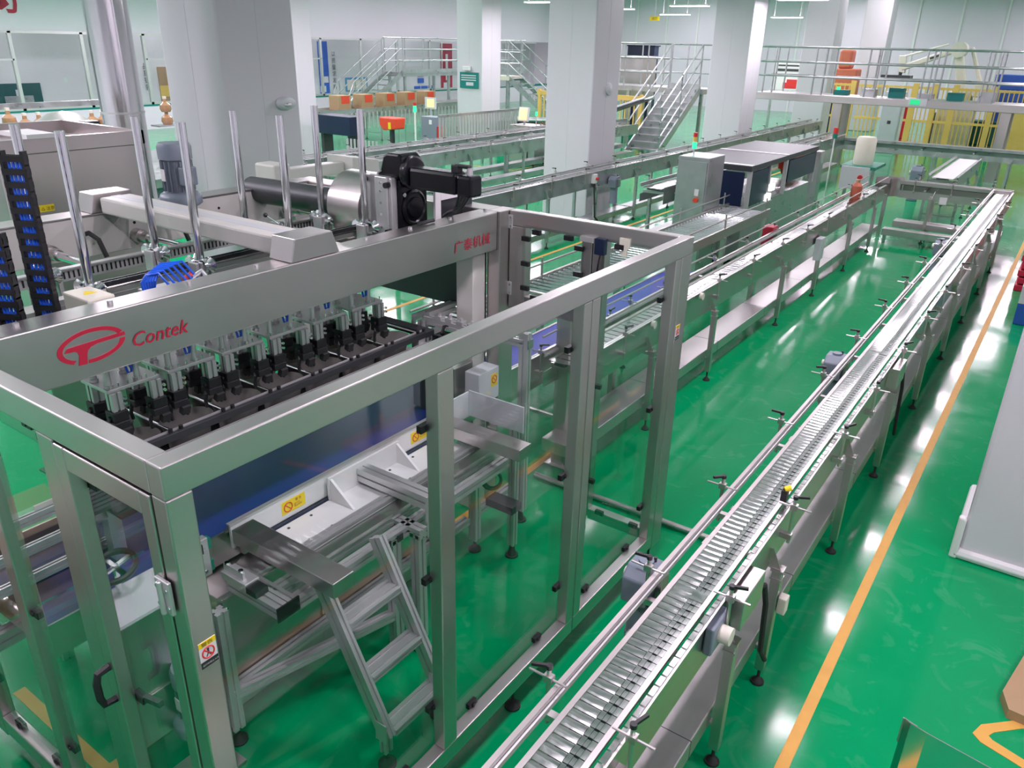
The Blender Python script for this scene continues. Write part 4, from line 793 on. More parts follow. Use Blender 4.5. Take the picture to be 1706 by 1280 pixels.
for y, l in ((2.98, 'steel junction box on the right side of the right conveyor, nearest the camera'), (6.3, 'steel junction box halfway along the right side of the right conveyor')):
    j = thing('junction_box', l, 'box', (RX+0.16, y, 0.85), 'conveyor junction boxes')
    part('housing', MB().box(RX+0.14, RX+0.22, y-0.14, y+0.14, 0.84, 1.0), 'steel', j, bev=0.004); part('cable', MB().tube([(RX+0.17, y+0.14, 0.88), (RX+0.2, y+0.25, 0.84), (RX+0.21, y+0.3, 0.7), (RX+0.22, y+0.32, 0.4), (RX+0.21, y+0.5, 0.2)], 0.014, 8), 'rubber', j, True)
t = thing('end_shaft', 'blue-grey bearing with cream cap on the right conveyor, before the junction box', 'bearing', (RX+0.16, 2.70, 0.9))
part('housing', MB().box(RX+0.14, RX+0.18, 2.60, 2.78, 0.85, 0.99), 'motor', t, bev=0.008); part('cap', MB().cyl((RX+0.18, 2.69, 0.92), (RX+0.23, 2.69, 0.92), 0.04, 18), 'offw', t, True)
t = thing('photo_sensor', 'yellow and black photo sensor on the right conveyor guide rail', 'sensor', (RX+0.13, 3.62, 1.06))
part('body', MB().box(RX+0.10, RX+0.13, 3.66, 3.70, 1.06, 1.12), 'black', t); part('head', MB().cyl((RX+0.11, 3.68, 1.12), (RX+0.135, 3.70, 1.13), 0.016, 10), 'yellow', t)
solo('cable_socket', MB().box(RX+0.215, RX+0.26, 3.50, 3.56, 0.50, 0.60), 'offw', 'cream cable socket fixed below the first steel junction box', 'socket', bev=0.006)
solo('emergency_button', MB().cyl((RX-0.13, 1.98, 1.02), (RX-0.17, 1.98, 1.02), 0.012, 12), 'redp', 'small red reflector on the left side of the right conveyor', 'reflector')
# middle conveyor beyond the guard
mc = conveyor('slat chain conveyor beyond the guard, with long steel drip pan and square legs', 10.6, 0.15, 1.0, 0.09, 0,
              legs=[1.25, 2.68, 4.9, 6.5, 8.2, 9.8], brk_l=[0.5+i*1.0 for i in range(10)], brk_r=[0.7+i*1.0 for i in range(10)], rail2=True)
mc.location = (-2.82, 4.7, 0)
for y, l in ((5.95, 'white sensor cap on the outer rail of the middle conveyor, lower'), (7.0, 'white cable clip on the outer rail of the middle conveyor, upper')):
    solo('proximity_sensor', MB().cyl((-2.66, y, 1.0), (-2.63, y, 1.0), 0.035, 16), 'offw', l, 'sensor')
solo('switch_box', MB().box(-2.66, -2.58, 11.0, 11.2, 0.55, 0.85), 'boxw', 'pale grey switch box on a leg of the middle conveyor', 'box', bev=0.006)
# blue outfeed belt and roller bed behind it
bc2 = conveyor('narrow blue belt conveyor leaving the packing machine beyond the guard', 3.6, 0.26, 0.95, 0.1, 0, legs=[0.9, 2.8], pan=False, beltm='belt2', name='blue_outfeed_conveyor', group=None, brk_l=[0.5, 1.6, 2.7], brk_r=[0.4, 1.5, 2.6])
bc2.location = (-3.26, 4.35, 0)
RB = thing('roller_conveyor', 'wide roller conveyor behind the blue outfeed belt, with thin steel rollers', 'conveyor', (-3.9, 8.2, 0))
rm = mesh_of('roller', MB().cyl((-0.3, 0, 0), (0.3, 0, 0), 0.022, 10), 'chrome', smooth=True)
for i in range(70): inst(rm, 'roller', RB, (0, -3.5+i*0.1, 0.98))
for x in (-4.22, -3.58): part('side_channel', MB().box(x-0.015, x+0.015, 4.6, 11.8, 0.9, 1.02), 'steel', RB); part('guide_rail', MB().cyl((x, 4.6, 1.14), (x, 11.8, 1.14), 0.011, 8), 'steel', RB, True)
for y in (4.9, 6.6, 8.3, 10.0, 11.6):
    for x in (-4.22, -3.58): part('leg', MB().box(x-0.03, x+0.03, y-0.03, y+0.03, 0, 0.9), 'steel', RB); part('guide_post', MB().cyl((x, y, 1.0), (x, y, 1.2), 0.012, 8), 'steel', RB)
# tall plain post beyond the far guard bay
solo('steel_post', MB().box(-2.98, -2.86, 4.9, 5.0, 0, 1.42).box(-3.02, -2.82, 4.86, 5.04, 0, 0.012).box(-3.3, -2.86, 4.93, 4.97, 1.36, 1.42), 'steelz', 'plain grey steel post with cross arm beyond the far guard bay', 'post', bev=0.004)
# far cross conveyor with curved corner
cc = conveyor('cross conveyor at the far end joining the middle and right conveyors', 1.75, 0.22, 1.0, 0.09, 0, legs=[0.35, 1.2], brk_l=[0.3, 0.9, 1.5], brk_r=[0.3, 0.9, 1.5], name='cross_conveyor', group=None, legz=0.8)
cc.location = (-0.80, 16.05, 0); cc.rotation_euler = (0, 0, math.pi/2)
cv = thing('conveyor_bend', 'curved steel conveyor bend at the far left corner of the loop', 'conveyor', (-2.55, 15.6, 0))
bn = MB(); n = 14
def arc(r, z): return [(-2.55+r*math.cos(math.pi/2+math.pi/2*i/n)+0.0, 15.78-0.0+r*math.sin(math.pi/2+math.pi/2*i/n)-0.0, z) for i in range(n+1)]
for r, z0, z1 in ((0.16, 0.76, 1.08), (0.40, 0.76, 1.08)):
    a, b = arc(r, z0), arc(r, z1); bn.add(a+b, [(i, i+1, n+2+i, n+1+i) for i in range(n)])
part('side_plates', bn, 'steel', cv, True)
a, b = arc(0.16, 1.0), arc(0.40, 1.0); part('bed', MB().add(a+b, [(i, i+1, n+2+i, n+1+i) for i in range(n)]), 'plate', cv)
part('leg', MB().box(-2.80, -2.74, 15.98, 16.04, 0, 0.76), 'steel', cv)
solo('cross_tray', MB().box(-2.62, -1.15, 15.42, 15.62, 0.14, 0.26).box(-2.6, -2.55, 15.5, 15.55, 0, 0.14).box(-1.25, -1.2, 15.5, 15.55, 0, 0.14), 'pan', 'low steel cable tray crossing the floor between the middle and right conveyors', 'tray', bev=0.006)
solo('white_tag', MB().box(-1.86, -1.74, 15.86, 15.88, 0.72, 0.84), 'white', 'small white square tag on the cross conveyor side', 'tag')
# long dark conveyor running behind, left of the middle
lc = conveyor('long dark steel conveyor running behind the guard, in front of the columns', 20.5, 0.22, 1.06, 0.12, 0, legs=[0.9+i*1.6 for i in range(13)], brk_l=[0.6+i*1.1 for i in range(18)], brk_r=[0.9+i*1.1 for i in range(18)], pan=False, mtl='farsteel', legz=0.84)
lc.location = (-7.25, 7.0, 0)
part('lower_tray', MB().box(-0.12, 0.12, 2.5, 20.5, 0.14, 0.24), 'farsteel', lc)
motor_side(13.3, 0.86, 'blue-grey gear motor hanging under the long dark conveyor', -6.98, -1, 1.1)
j = thing('isolator_switch', 'white isolator switch with red knob on the long dark conveyor', 'switch', (-7.05, 12.9, 0.9))
part('housing', MB().box(-7.08, -7.02, 12.6, 12.72, 0.9, 1.06), 'white', j, bev=0.005); part('knob', MB().cyl((-7.02, 12.68, 0.98), (-6.98, 12.68, 0.98), 0.025, 12), 'redp', j); part('cable', MB().tube([(-7.05, 12.66, 0.9), (-7.0, 12.62, 0.6), (-6.99, 12.64, 0.3), (-7.02, 12.8, 0.22)], 0.016, 8), 'rubber', j, True)
# ------------------------------------------------------------------ boards on the rear wall behind the glazing
RW = -30.98
def board(name, y0, y1, z0, z1, m, label, cat, marks=()):
    t = thing(name, label, cat, (RW, (y0+y1)/2, z0))
    part('panel', MB().box(RW-0.01, RW+0.02, y0, y1, z0, z1), m, t)
    for a, b, c, d, mm in marks: part('motif', MB().box(RW+0.02, RW+0.03, y0+(y1-y0)*a, y0+(y1-y0)*b, z0+(z1-z0)*c, z0+(z1-z0)*d), mm, t)
    return t
board('wall_board', 13.2, 14.8, 0.5, 1.52, 'dgreen', 'dark green picture board behind the window at far left', 'board', ((0.2, 0.8, 0.2, 0.6, 'farsteel'), (0.45, 0.55, 0.6, 0.8, 'boxw')))
board('wall_poster', 19.43, 20.3, 0.6, 2.0, 'card', 'orange-brown poster behind the narrow window left of the broad column', 'poster', ((0.0, 1, 0.2, 0.5, 'yfence'), (0.5, 1, 0.1, 0.4, 'dark')))
t = board('banner', 27.9, 28.5, 0.2, 3.05, 'bluep', 'blue folded banner on the rear wall right of the bright column', 'banner', ((0.2, 0.9, 0.35, 0.45, 'white'), (0.0, 0.6, 0.2, 0.3, 'white')))
board('banner', 37.0, 38.0, 0.3, 3.05, 'red', 'red vertical banner on the rear wall beyond the left platform', 'banner', ((0.4, 0.6, 0.3, 0.8, 'white'), (0.2, 0.5, 0.1, 0.25, 'white')))
board('wall_board', 29.58, 31.1, 0.75, 1.4, 'skyp', 'teal framed yellow board behind the left staircase', 'board', ((0.06, 0.94, 0.08, 0.85, 'offw'),))
for i, (y, z) in enumerate(((35.0, 1.35), (35.0, 1.02), (34.7, 0.62), (35.3, 0.62), (35.9, 0.62))):
    solo('wall_plaque', MB().box(RW-0.01, RW+0.02, y, y+0.5, z, z+0.24), 'bluep', 'blue plaque on the rear wall under the left platform, %s' % ('topmost', 'second down', 'lower left', 'lower middle', 'lower right')[i], 'plaque', 'blue plaques')
text_t = thing('wall_lettering', 'column of dark lettering behind the narrow window left of the broad column', 'lettering', (RW, 18.9, 1.0))
for i, ch in enumerate('品质铸就'): text('character', ch, (RW+0.03, 18.80, 1.95-i*0.26), (0, 1, 0), (0, 0, 1), 0.24, 'dark', text_t, 0.002)
text_t = thing('wall_lettering', 'column of dark blue lettering beside the blue folded banner', 'lettering', (RW, 28.9, 0.85))
for i, ch in enumerate('以质量求发展'): text('character', ch, (RW+0.03, 28.72, 2.4-i*0.3), (0, 1, 0), (0, 0, 1), 0.26, 'navy', text_t, 0.002)
rd = thing('wall_lettering', 'pink-red wall character cut off by the top left corner', 'lettering', (WX, 12.9, 3.7))
text('character', '的', (WX+0.01, 12.25, 3.78), (0, 1, 0), (0, 0, 1), 1.0, 'red', rd, 0.004, bold=0.02)
for y in (12, 19, 26, 33, 40): strip_lamp(-29.5, y, 5.75, k=2.0)  # added lamps, out of sight, lighting the room behind the glazing
# ------------------------------------------------------------------ left staircase and platform
def tube_rail(t, pts, r=0.025, name='handrail', m='farsteel'): return part(name, MB().tube(pts, r, 8), m, t, True)
SL = thing('access_stairs', 'steel access stairs with tube handrails left of the teal notice board', 'stairs', (-25.5, 25.5, 0))
for i in range(9):
    y = 24.3+i*0.34; z = 0.2+i*0.2
    part('tread', MB().box(-25.9, -25.0, y, y+0.3, z-0.03, z), 'farsteel', SL)
for x in (-25.92, -24.98): part('stringer', MB().bar((x, 24.1, 0.05), (x, 27.25, 1.88), 0.05, 0.22), 'farsteel', SL)
for x in (-25.92, -24.98):
    for dz in (0.5, 0.95, 1.4): tube_rail(SL, [(x, 24.0, 0.05+dz*0.7), (x, 24.3, 0.15+dz), (x, 27.1, 1.85+dz)])
    for y, z in ((24.4, 0.2), (25.7, 1.0), (27.0, 1.8)): part('baluster', MB().cyl((x, y, z), (x, y, z+1.4), 0.022, 8), 'farsteel', SL, True)
PL = thing('platform', 'raised steel platform with tube railing left of the teal notice board', 'platform', (-25.5, 31, 0))
part('deck', MB().box(-26.0, -24.9, 27.2, 36.6, 1.72, 1.90), 'farsteel', PL); part('toe_board', MB().box(-24.9, -24.87, 27.2, 36.6, 1.85, 2.02), 'farsteel', PL)
for z in (2.35, 2.82, 3.28):
    for x in (-26.0, -24.92): tube_rail(PL, [(x, 27.2, z), (x, 36.6, z)], name='rail')
for i in range(8):
    for x in (-26.0, -24.92): part('baluster', MB().cyl((x, 27.25+i*1.3, 1.9), (x, 27.25+i*1.3, 3.28), 0.025, 8), 'farsteel', PL, True)
for y in (27.4, 30.4, 33.4, 36.4):
    for x in (-25.9, -25.0): part('leg', MB().box(x-0.05, x+0.05, y-0.05, y+0.05, 0, 1.72), 'farsteel', PL)
S2 = thing('access_stairs', 'steel stairs coming down behind the cabinet with the orange screen', 'stairs', (-20.5, 30.5, 0))
for i in range(9): part('tread', MB().box(-20.9+i*0.28, -20.6+i*0.28, 29.6, 30.5, 1.75-i*0.2, 1.78-i*0.2), 'farsteel', S2)
for y in (29.58, 30.52):
    part('stringer', MB().bar((-21.1, y, 1.85), (-18.4, y, 0.02), 0.05, 0.22), 'farsteel', S2)
    for dz in (0.5, 0.95, 1.4): tube_rail(S2, [(-22.2, y, 1.85+dz), (-21.0, y, 1.85+dz), (-18.4, y, 0.05+dz)])
    for x, z in ((-22.1, 1.8), (-21, 1.8), (-19.7, 0.95), (-18.5, 0.1)): part('baluster', MB().cyl((x, y, z), (x, y, z+1.4), 0.022, 8), 'farsteel', S2, True)
part('landing', MB().box(-22.3, -20.9, 29.5, 30.6, 1.68, 1.85), 'offw', S2)
for x in (-22.2, -21.0): part('leg', MB().box(x-0.05, x+0.05, 29.55, 29.65, 0, 1.68), 'farsteel', S2)
# ------------------------------------------------------------------ middle staircase
SR = thing('access_stairs', 'grey steel staircase with tube handrails between the two white columns', 'stairs', (-11.4, 25.2, 0))
for i in range(10):
    y = 23.4+i*0.27; z = 0.19*(i+1)
    part('tread', MB().box(-11.9, -10.85, y, y+0.26, z-0.03, z), 'farsteel', SR); part('riser', MB().box(-11.9, -10.85, y+0.26, y+0.27, z, z+0.16), 'farsteel', SR)
for x in (-11.92, -10.83):
    part('stringer', MB().bar((x, 23.3, 0.05), (x, 26.2, 1.9), 0.05, 0.24), 'farsteel', SR)
    for dz in (0.45, 0.9, 1.35): tube_rail(SR, [(x, 23.35, 0.1+dz), (x, 26.1, 1.9+dz)])
    for y, z in ((23.4, 0.05), (24.7, 1.0), (26.1, 1.85)): part('baluster', MB().cyl((x, y, z), (x, y, z+1.4), 0.025, 8), 'farsteel', SR, True)
PM2 = thing('platform', 'raised platform with tube railing beside the grey staircase', 'platform', (-13.4, 27, 0))
part('deck', MB().box(-16.4, -10.7, 26.2, 27.6, 1.74, 1.90), 'farsteel', PM2)
for z in (2.35, 2.80, 3.25):
    for y in (26.25, 27.55): tube_rail(PM2, [(-16.4, y, z), (-11.95 if y < 27 else -10.75, y, z)], name='rail')
for i in range(6):
    for y in (26.25, 27.55): part('baluster', MB().cyl((-16.3+i*0.87, y, 1.9), (-16.3+i*0.87, y, 3.25), 0.025, 8), 'farsteel', PM2, True)
for x in (-16.2, -13.5, -10.8):
    for y in (26.3, 27.5): part('leg', MB().box(x-0.05, x+0.05, y-0.05, y+0.05, 0, 1.74), 'farsteel', PM2)
T = thing('steel_tank', 'square stainless tank standing behind the middle platform railing', 'tank', (-15, 29.2, 0))
part('body', MB().box(-15.9, -14.2, 28.6, 29.8, 1.3, 2.75), 'steelz', T, bev=0.02); part('rim', MB().box(-15.95, -14.15, 28.55, 29.85, 2.75, 2.82), 'steelx', T)
for x in (-15.8, -14.3):
    for y in (28.7, 29.7): part('leg', MB().box(x-0.05, x+0.05, y-0.05, y+0.05, 0, 1.3), 'farsteel', T)
solo('navy_cabinet', MB().box(-16.2, -15.0, 31.2, 31.6, 0, 3.15).box(-16.25, -14.95, 31.15, 31.65, 3.15, 3.2), 'navy', 'dark navy cabinet above the square stainless tank', 'cabinet', bev=0.01)
solo('notice_sign', MB().box(-10.62, -10.0, 27.6, 27.64, 1.9, 2.5).box(-10.5, -10.45, 27.6, 27.64, 0, 1.9), 'yfence', 'orange-yellow notice plate at the stair head beside the column', 'sign')
# inclined conveyor beneath the middle platform
IC = thing('incline_conveyor', 'inclined conveyor with yellow barred guards under the middle platform', 'conveyor', (-13.5, 22.6, 0))
for y in (22.2, 22.8):
    part('side_rail', MB().tube([(-16.0, y, 0.85), (-13.6, y, 0.95), (-12.4, y, 1.25), (-11.0, y+0.3, 1.75)], 0.05, 8), 'farsteel', IC)
part('belt', MB().prism([(-16, 0.83), (-13.6, 0.93), (-12.4, 1.22), (-11, 1.72), (-11, 1.67), (-12.4, 1.17), (-13.6, 0.88), (-16, 0.78)], (0, 22.2, 0), (1, 0, 0), (0, 0, 1), (0, 0.6, 0)), 'dark', IC)
part('body', MB().box(-16.2, -12.6, 22.25, 22.75, 0.2, 0.78), 'dgreen', IC)
for x in (-15.6, -14.0, -12.6): part('leg', MB().box(x-0.04, x+0.04, 22.2, 22.28, 0, 1.0), 'farsteel', IC)
GB = thing('yellow_guard', 'yellow barred guard under the middle platform', 'barrier', (-14, 25, 0))
for i in range(24): part('bar', MB().box(-16.3+i*0.17, -16.26+i*0.17, 24.9, 24.94, 0.5, 1.6), 'yfence', GB)
part('rail', MB().box(-16.4, -12.2, 24.88, 24.96, 1.5, 1.65), 'yfence', GB); part('rail', MB().box(-16.4, -12.2, 24.88, 24.96, 0.45, 0.55), 'yfence', GB)
for x in (-16.3, -12.3): part('post', MB().box(x-0.05, x+0.05, 24.87, 24.97, 0, 1.7), 'yfence', GB)
# ------------------------------------------------------------------ right-hand platform across the back
PR = thing('platform', 'long raised steel walkway with three-bar railing across the back right', 'platform', (-4, 25.6, 0))
part('deck', MB().box(-8.5, 2.5, 24.95, 26.2, 1.78, 1.98), 'steelx', PR, bev=0.01)
for z in (2.46, 2.84, 3.24):
    for y in (25.0, 26.1): tube_rail(PR, [(-8.5, y, z), (2.4, y, z)], 0.028, 'rail')
for i in range(8):
    for y in (25.0, 26.1):
        for d in (0, 0.28): part('baluster', MB().cyl((-8.35+i*1.45+d, y, 1.98), (-8.35+i*1.45+d, y, 3.24), 0.024, 8), 'farsteel', PR, True)
for x in (-6.1, -1.87):
    for y in (25.1, 26.0): part('leg', MB().box(x-0.12, x+0.12, y-0.1, y+0.1, 0, 1.78), 'steelz', PR)
for i in range(6): part('device', MB().box(-6.4+i*0.75, -6.0+i*0.75, 25.5, 25.8, 1.98, 2.12+0.06*(i % 3)), 'farsteel' if i % 2 else 'teal', PR)
ind = thing('indicator_panel', 'small green lit indicator on the walkway deck', 'indicator', (-4.1, 24.93, 1.9)); part('screen', MB().box(-4.2, -3.95, 24.92, 24.945, 1.86, 1.99), 'gscr', ind); part('case', MB().box(-4.24, -3.78, 24.93, 24.948, 1.83, 2.02), 'boxw', ind)
tw = thing('tower_light', 'small green lamp on the walkway railing', 'lamp', (-6.3, 25.6, 1.98)); part('lens', MB().cyl((-6.3, 25.6, 2.1), (-6.3, 25.6, 2.2), 0.05, 12), 'gled', tw); part('base', MB().cyl((-6.3, 25.6, 1.98), (-6.3, 25.6, 2.1), 0.03, 10), 'dark', tw)
# yellow barred cage behind the walkway
YF = thing('yellow_cage', 'yellow safety cage of upright bars behind the walkway', 'fence', (-3, 33, 0))
ybar = mesh_of('bar', MB().box(-0.018, 0.018, -0.018, 0.018, 0.08, 2.05), 'yfence')
ypost = mesh_of('post', MB().box(-0.09, 0.09, -0.05, 0.05, 0, 2.15), 'yfence')
for i in range(62): inst(ybar, 'bar', YF, (-7.3+i*0.145+3, 0, 0))
for x in (-9.6, -7.6, -5.45, -4.78, -4.15, -2.95, -1.9, -0.6): inst(ypost, 'post', YF, (x+3, 0, 0))
for z in (0.1, 0.88, 2.0): part('rail', MB().box(-7.4, 1.6, 32.97, 33.03, z-0.04, z+0.04), 'yfence', YF)
for z in (0.1, 0.88, 2.0): part('rail', MB().box(-9.7, -7.6, 32.97, 33.03, z-0.04, z+0.04), 'yfence', YF)
for i in range(12): inst(ybar, 'bar', YF, (-9.5+i*0.16+3, 0, 0))
part('sheet', MB().box(-2.3, -1.2, 32.9, 32.95, 0.1, 1.6), 'yfence', YF)
WC = thing('switch_cabinet', 'pale grey switch cabinet standing before the yellow cage', 'cabinet', (-5.5, 30.2, 0))
part('body', MB().box(-5.85, -5.25, 29.9, 30.5, 0, 1.95), 'boxw', WC, bev=0.01); part('door', MB().box(-5.82, -5.28, 29.88, 29.9, 0.1, 1.9), 'boxw', WC); part('side_panel', MB().box(-5.245, -5.235, 29.95, 30.45, 0.1, 1.9), 'white', WC); part('lock', MB().box(-5.6, -5.5, 29.86, 29.88, 0.95, 1.05), 'dark', WC)
for i, (x, m, h) in enumerate(((-6.6, 'crate', 1.2), (-4.9, 'dark', 1.0), (-3.6, 'dgreen', 0.8), (-2.6, 'orange', 1.1), (-0.9, 'bpal', 1.0))):
    solo('stacked_goods', MB().box(x, x+0.9, 34.2, 35.1, 0.12, 0.12+h).box(x, x+0.9, 34.2, 35.1, 0, 0.10), m, '%s goods stack inside the yellow cage' % ('red', 'dark', 'dark green', 'orange', 'blue')[i], 'stack', 'goods inside the cage', bev=0.02)
# palletising robot
RBT = thing('robot_arm', 'cream palletising robot arm rising above the walkway railing', 'robot', (-4.2, 33.9, 0))
part('base', MB().box(-4.7, -3.5, 33.5, 34.4, 0, 1.4), 'robot', RBT, bev=0.04); part('turret', MB().lathe([(0.45, 1.4), (0.42, 1.7), (0.3, 1.95)], (-4.1, 33.9, 0), 20), 'robot', RBT, True)
ua = part('lower_arm', MB().bar((-4.0, 33.7, 1.75), (-4.45, 33.7, 3.30), 0.30, 0.34, (0, 1, 0)), 'robot', RBT, bev=0.06); part('link_rod', MB().cyl((-3.45, 33.8, 2.0), (-4.05, 33.8, 3.35), 0.07, 10), 'robot', ua, True); part('rear_pivot', MB().box(-3.7, -3.2, 33.55, 33.95, 1.75, 2.2), 'robot', ua, bev=0.05)
part('shoulder', MB().cyl((-4.42, 33.45, 3.28), (-4.42, 34.0, 3.28), 0.26, 20), 'robot', RBT, True)
fa = part('forearm', MB().bar((-4.35, 33.7, 3.35), (-6.2, 33.7, 2.62), 0.20, 0.24, (0, 1, 0)), 'robot', RBT, bev=0.04); part('upper_rod', MB().cyl((-4.8, 33.7, 3.45), (-6.25, 33.7, 3.0), 0.035, 8), 'robot', fa, True); part('recess', MB().bar((-5.0, 33.575, 3.09), (-5.3, 33.575, 2.97), 0.02, 0.07, (0, 0, 1)), 'dark', fa)
part('wrist', MB().prism([(-6.3, 2.5), (-6.05, 2.45), (-6.1, 3.05), (-6.35, 3.05)], (0, 33.6, 0), (1, 0, 0), (0, 0, 1), (0, 0.2, 0)), 'robot', RBT, bev=0.02)
part('gripper', MB().box(-6.8, -5.8, 33.4, 34.0, 2.28, 2.38).cyl((-6.2, 33.7, 2.38), (-6.2, 33.7, 2.5), 0.06, 10), 'dark', RBT)
OM = thing('orange_palletiser', 'orange machine body between the far columns', 'machine', (-8.5, 35.5, 0))
part('body', MB().box(-9.1, -8.1, 35.3, 36.1, 1.2, 2.5), 'dorange', OM, bev=0.05); part('head', MB().box(-8.9, -8.4, 35.4, 36.0, 2.5, 3.2), 'dorange', OM, bev=0.08); part('stand', MB().box(-9.0, -8.2, 35.4, 36.0, 0, 1.2), 'navy', OM)
for i, (z, m) in enumerate(((2.0, 'bpal'), (2.5, 'bpal'))):
    solo('blue_crate', MB().box(-3.2, -1.9, 34.6, 35.4, z-0.5 if i else 0, z), m, ('lower', 'upper')[i]+' blue crate behind the right end of the walkway railing', 'crate', 'blue crates', bev=0.02)
solo('stacker_frame', MB().box(-1.75, -1.6, 34.5, 34.65, 0, 3.0).box(-0.6, -0.45, 34.5, 34.65, 0, 3.0).box(-1.75, -0.45, 34.5, 34.65, 2.9, 3.0).box(-1.75, -0.45, 34.5, 34.65, 1.0, 1.1), 'yfence', 'orange-yellow stacker frame at the right end behind the walkway', 'frame')
# far wall poster and exit sign
ps = thing('wall_poster', 'pale poster with dark car picture seen through the walkway railing', 'poster', (-11.1, 36.4, 1.5))
part('sheet', MB().box(-11.8, -10.35, 36.4, 36.44, 1.55, 2.75), 'white', ps); part('car', MB().box(-11.3, -10.5, 36.385, 36.4, 1.62, 1.85).box(-11.15, -10.65, 36.385, 36.4, 1.85, 1.98), 'redp', ps); part('caption', MB().box(-11.6, -10.6, 36.385, 36.4, 2.3, 2.4).box(-11.6, -10.7, 36.385, 36.4, 2.5, 2.56), 'dark', ps); part('stand', MB().box(-11.8, -11.7, 36.42, 36.46, 0, 1.55).box(-10.45, -10.35, 36.42, 36.46, 0, 1.55), 'farsteel', ps)
ex = thing('exit_sign', 'small yellow-green exit sign hung under the lamps', 'sign', (-15.5, 32, 4.1)); part('plate', MB().box(-15.72, -15.3, 32, 32.04, 4.12, 4.28), 'yellow', ex); part('wire', MB().cyl((-15.5, 32.02, 4.28), (-15.5, 32.02, 6), 0.006, 6), 'alu', ex)
text('lettering', '出口', (-15.62, 31.995, 4.15), (1, 0, 0), (0, 0, 1), 0.12, 'dgreen', ex, 0.002)
# ------------------------------------------------------------------ machines along the middle line
LM = thing('inspection_cabinet', 'tall grey cabinet with orange knob behind the guard corner', 'cabinet', (-4.5, 11.1, 0))
part('body', MB().box(-4.72, -4.25, 10.9, 11.5, 0, 1.76), 'farsteel', LM, bev=0.01); part('door', MB().box(-4.70, -4.27, 10.885, 10.9, 0.1, 1.7), 'farsteel', LM); part('knob', MB().cyl((-4.38, 10.885, 1.17), (-4.38, 10.85, 1.17), 0.035, 12), 'orange', LM); part('switch', MB().box(-4.41, -4.35, 10.87, 10.885, 1.23, 1.32), 'white', LM)
tw = thing('tower_light', 'lit green tower light above the grey cabinet', 'lamp', (-4.62, 11.2, 1.76)); part('pole', MB().cyl((-4.62, 11.2, 1.76), (-4.62, 11.2, 1.84), 0.012, 8), 'alu', tw); part('green_lens', MB().cyl((-4.62, 11.2, 1.84), (-4.62, 11.2, 1.93), 0.03, 12), 'gled', tw); part('amber_lens', MB().cyl((-4.62, 11.2, 1.93), (-4.62, 11.2, 2.0), 0.03, 12), 'yfence', tw); part('red_lens', MB().cyl((-4.62, 11.2, 2.0), (-4.62, 11.2, 2.06), 0.03, 12), 'redp', tw)
IM = thing('inspection_machine', 'navy windowed inspection machine lit by white work lamps', 'machine', (-4.6, 13.0, 0))
part('hood', MB().box(-5.2, -4.0, 12.0, 15.6, 1.48, 1.56), 'dark', IM); part('hood_glint', MB().box(-5.2, -4.0, 12.0, 12.12, 1.56, 1.57), 'alu', IM); part('hood_glint', MB().box(-5.2, -4.0, 13.75, 13.85, 1.56, 1.57), 'alu', IM); part('base', MB().box(-5.1, -4.05, 12.0, 15.5, 0.1, 0.92), 'farsteel', IM)  # pale strips on the dark hood are white glints put in as colour
part('window', MB().box(-4.03, -4.0, 12.1, 12.85, 0.95, 1.46), 'navy', IM); part('window', MB().box(-4.03, -4.0, 13.9, 15.5, 1.1, 1.46), 'navy', IM); part('window', MB().box(-5.15, -4.1, 11.99, 12.02, 0.95, 1.46), 'navy', IM)
for y in (12.05, 12.95, 13.8, 15.5): part('post', MB().box(-4.06, -4.0, y-0.03, y+0.03, 0.92, 1.48), 'alu', IM)
for y in (12.05, 13.8, 15.5): part('foot', MB().cyl((-4.1, y, 0), (-4.1, y, 0.1), 0.04, 10), 'rubber', IM)
for y, z in ((13.1, 1.12), (12.95, 0.98)):
    l = part('work_lamp', MB().box(-4.02, -3.98, y-0.10, y+0.10, z-0.05, z+0.05), 'lamp', IM)
OLb = thing('label_printer', 'orange-red label printer head on a white stand behind the middle conveyor', 'printer', (-4.5, 15.9, 0))
part('head', MB().prism([(15.4, 1.33), (15.95, 1.33), (15.9, 1.05), (15.65, 0.98), (15.55, 1.1), (15.42, 1.1)], (-4.65, 0, 0), (0, 1, 0), (0, 0, 1), (0.3, 0, 0)), 'orange', OLb, bev=0.02); part('badge', MB().box(-4.35, -4.345, 15.42, 15.52, 1.12, 1.24), 'yellow', OLb); part('arm', MB().box(-4.55, -4.45, 15.9, 16.5, 1.08, 1.15), 'white', OLb); part('post', MB().box(-4.55, -4.45, 16.35, 16.5, 0, 1.15), 'white', OLb)
part('reel', MB().cyl((-4.6, 16.15, 1.3), (-4.5, 16.15, 1.3), 0.14, 20), 'farsteel', OLb, True); part('column', MB().box(-4.5, -4.3, 17.0, 17.3, 0, 1.3), 'farsteel', OLb)
tw = thing('tower_light', 'red and green tower light on a white pole behind the middle conveyor', 'lamp', (-4.5, 18.7, 1.0)); part('pole', MB().cyl((-4.5, 18.7, 0), (-4.5, 18.7, 1.42), 0.015, 8), 'white', tw); part('green_lens', MB().cyl((-4.5, 18.7, 1.42), (-4.5, 18.7, 1.52), 0.05, 12), 'gbelt', tw); part('red_lens', MB().cyl((-4.5, 18.7, 1.52), (-4.5, 18.7, 1.64), 0.05, 12), 'redp', tw)
CH = thing('cap_hopper', 'cream drum and steel hopper beside the far bend', 'hopper', (-3.7, 18.4, 0))
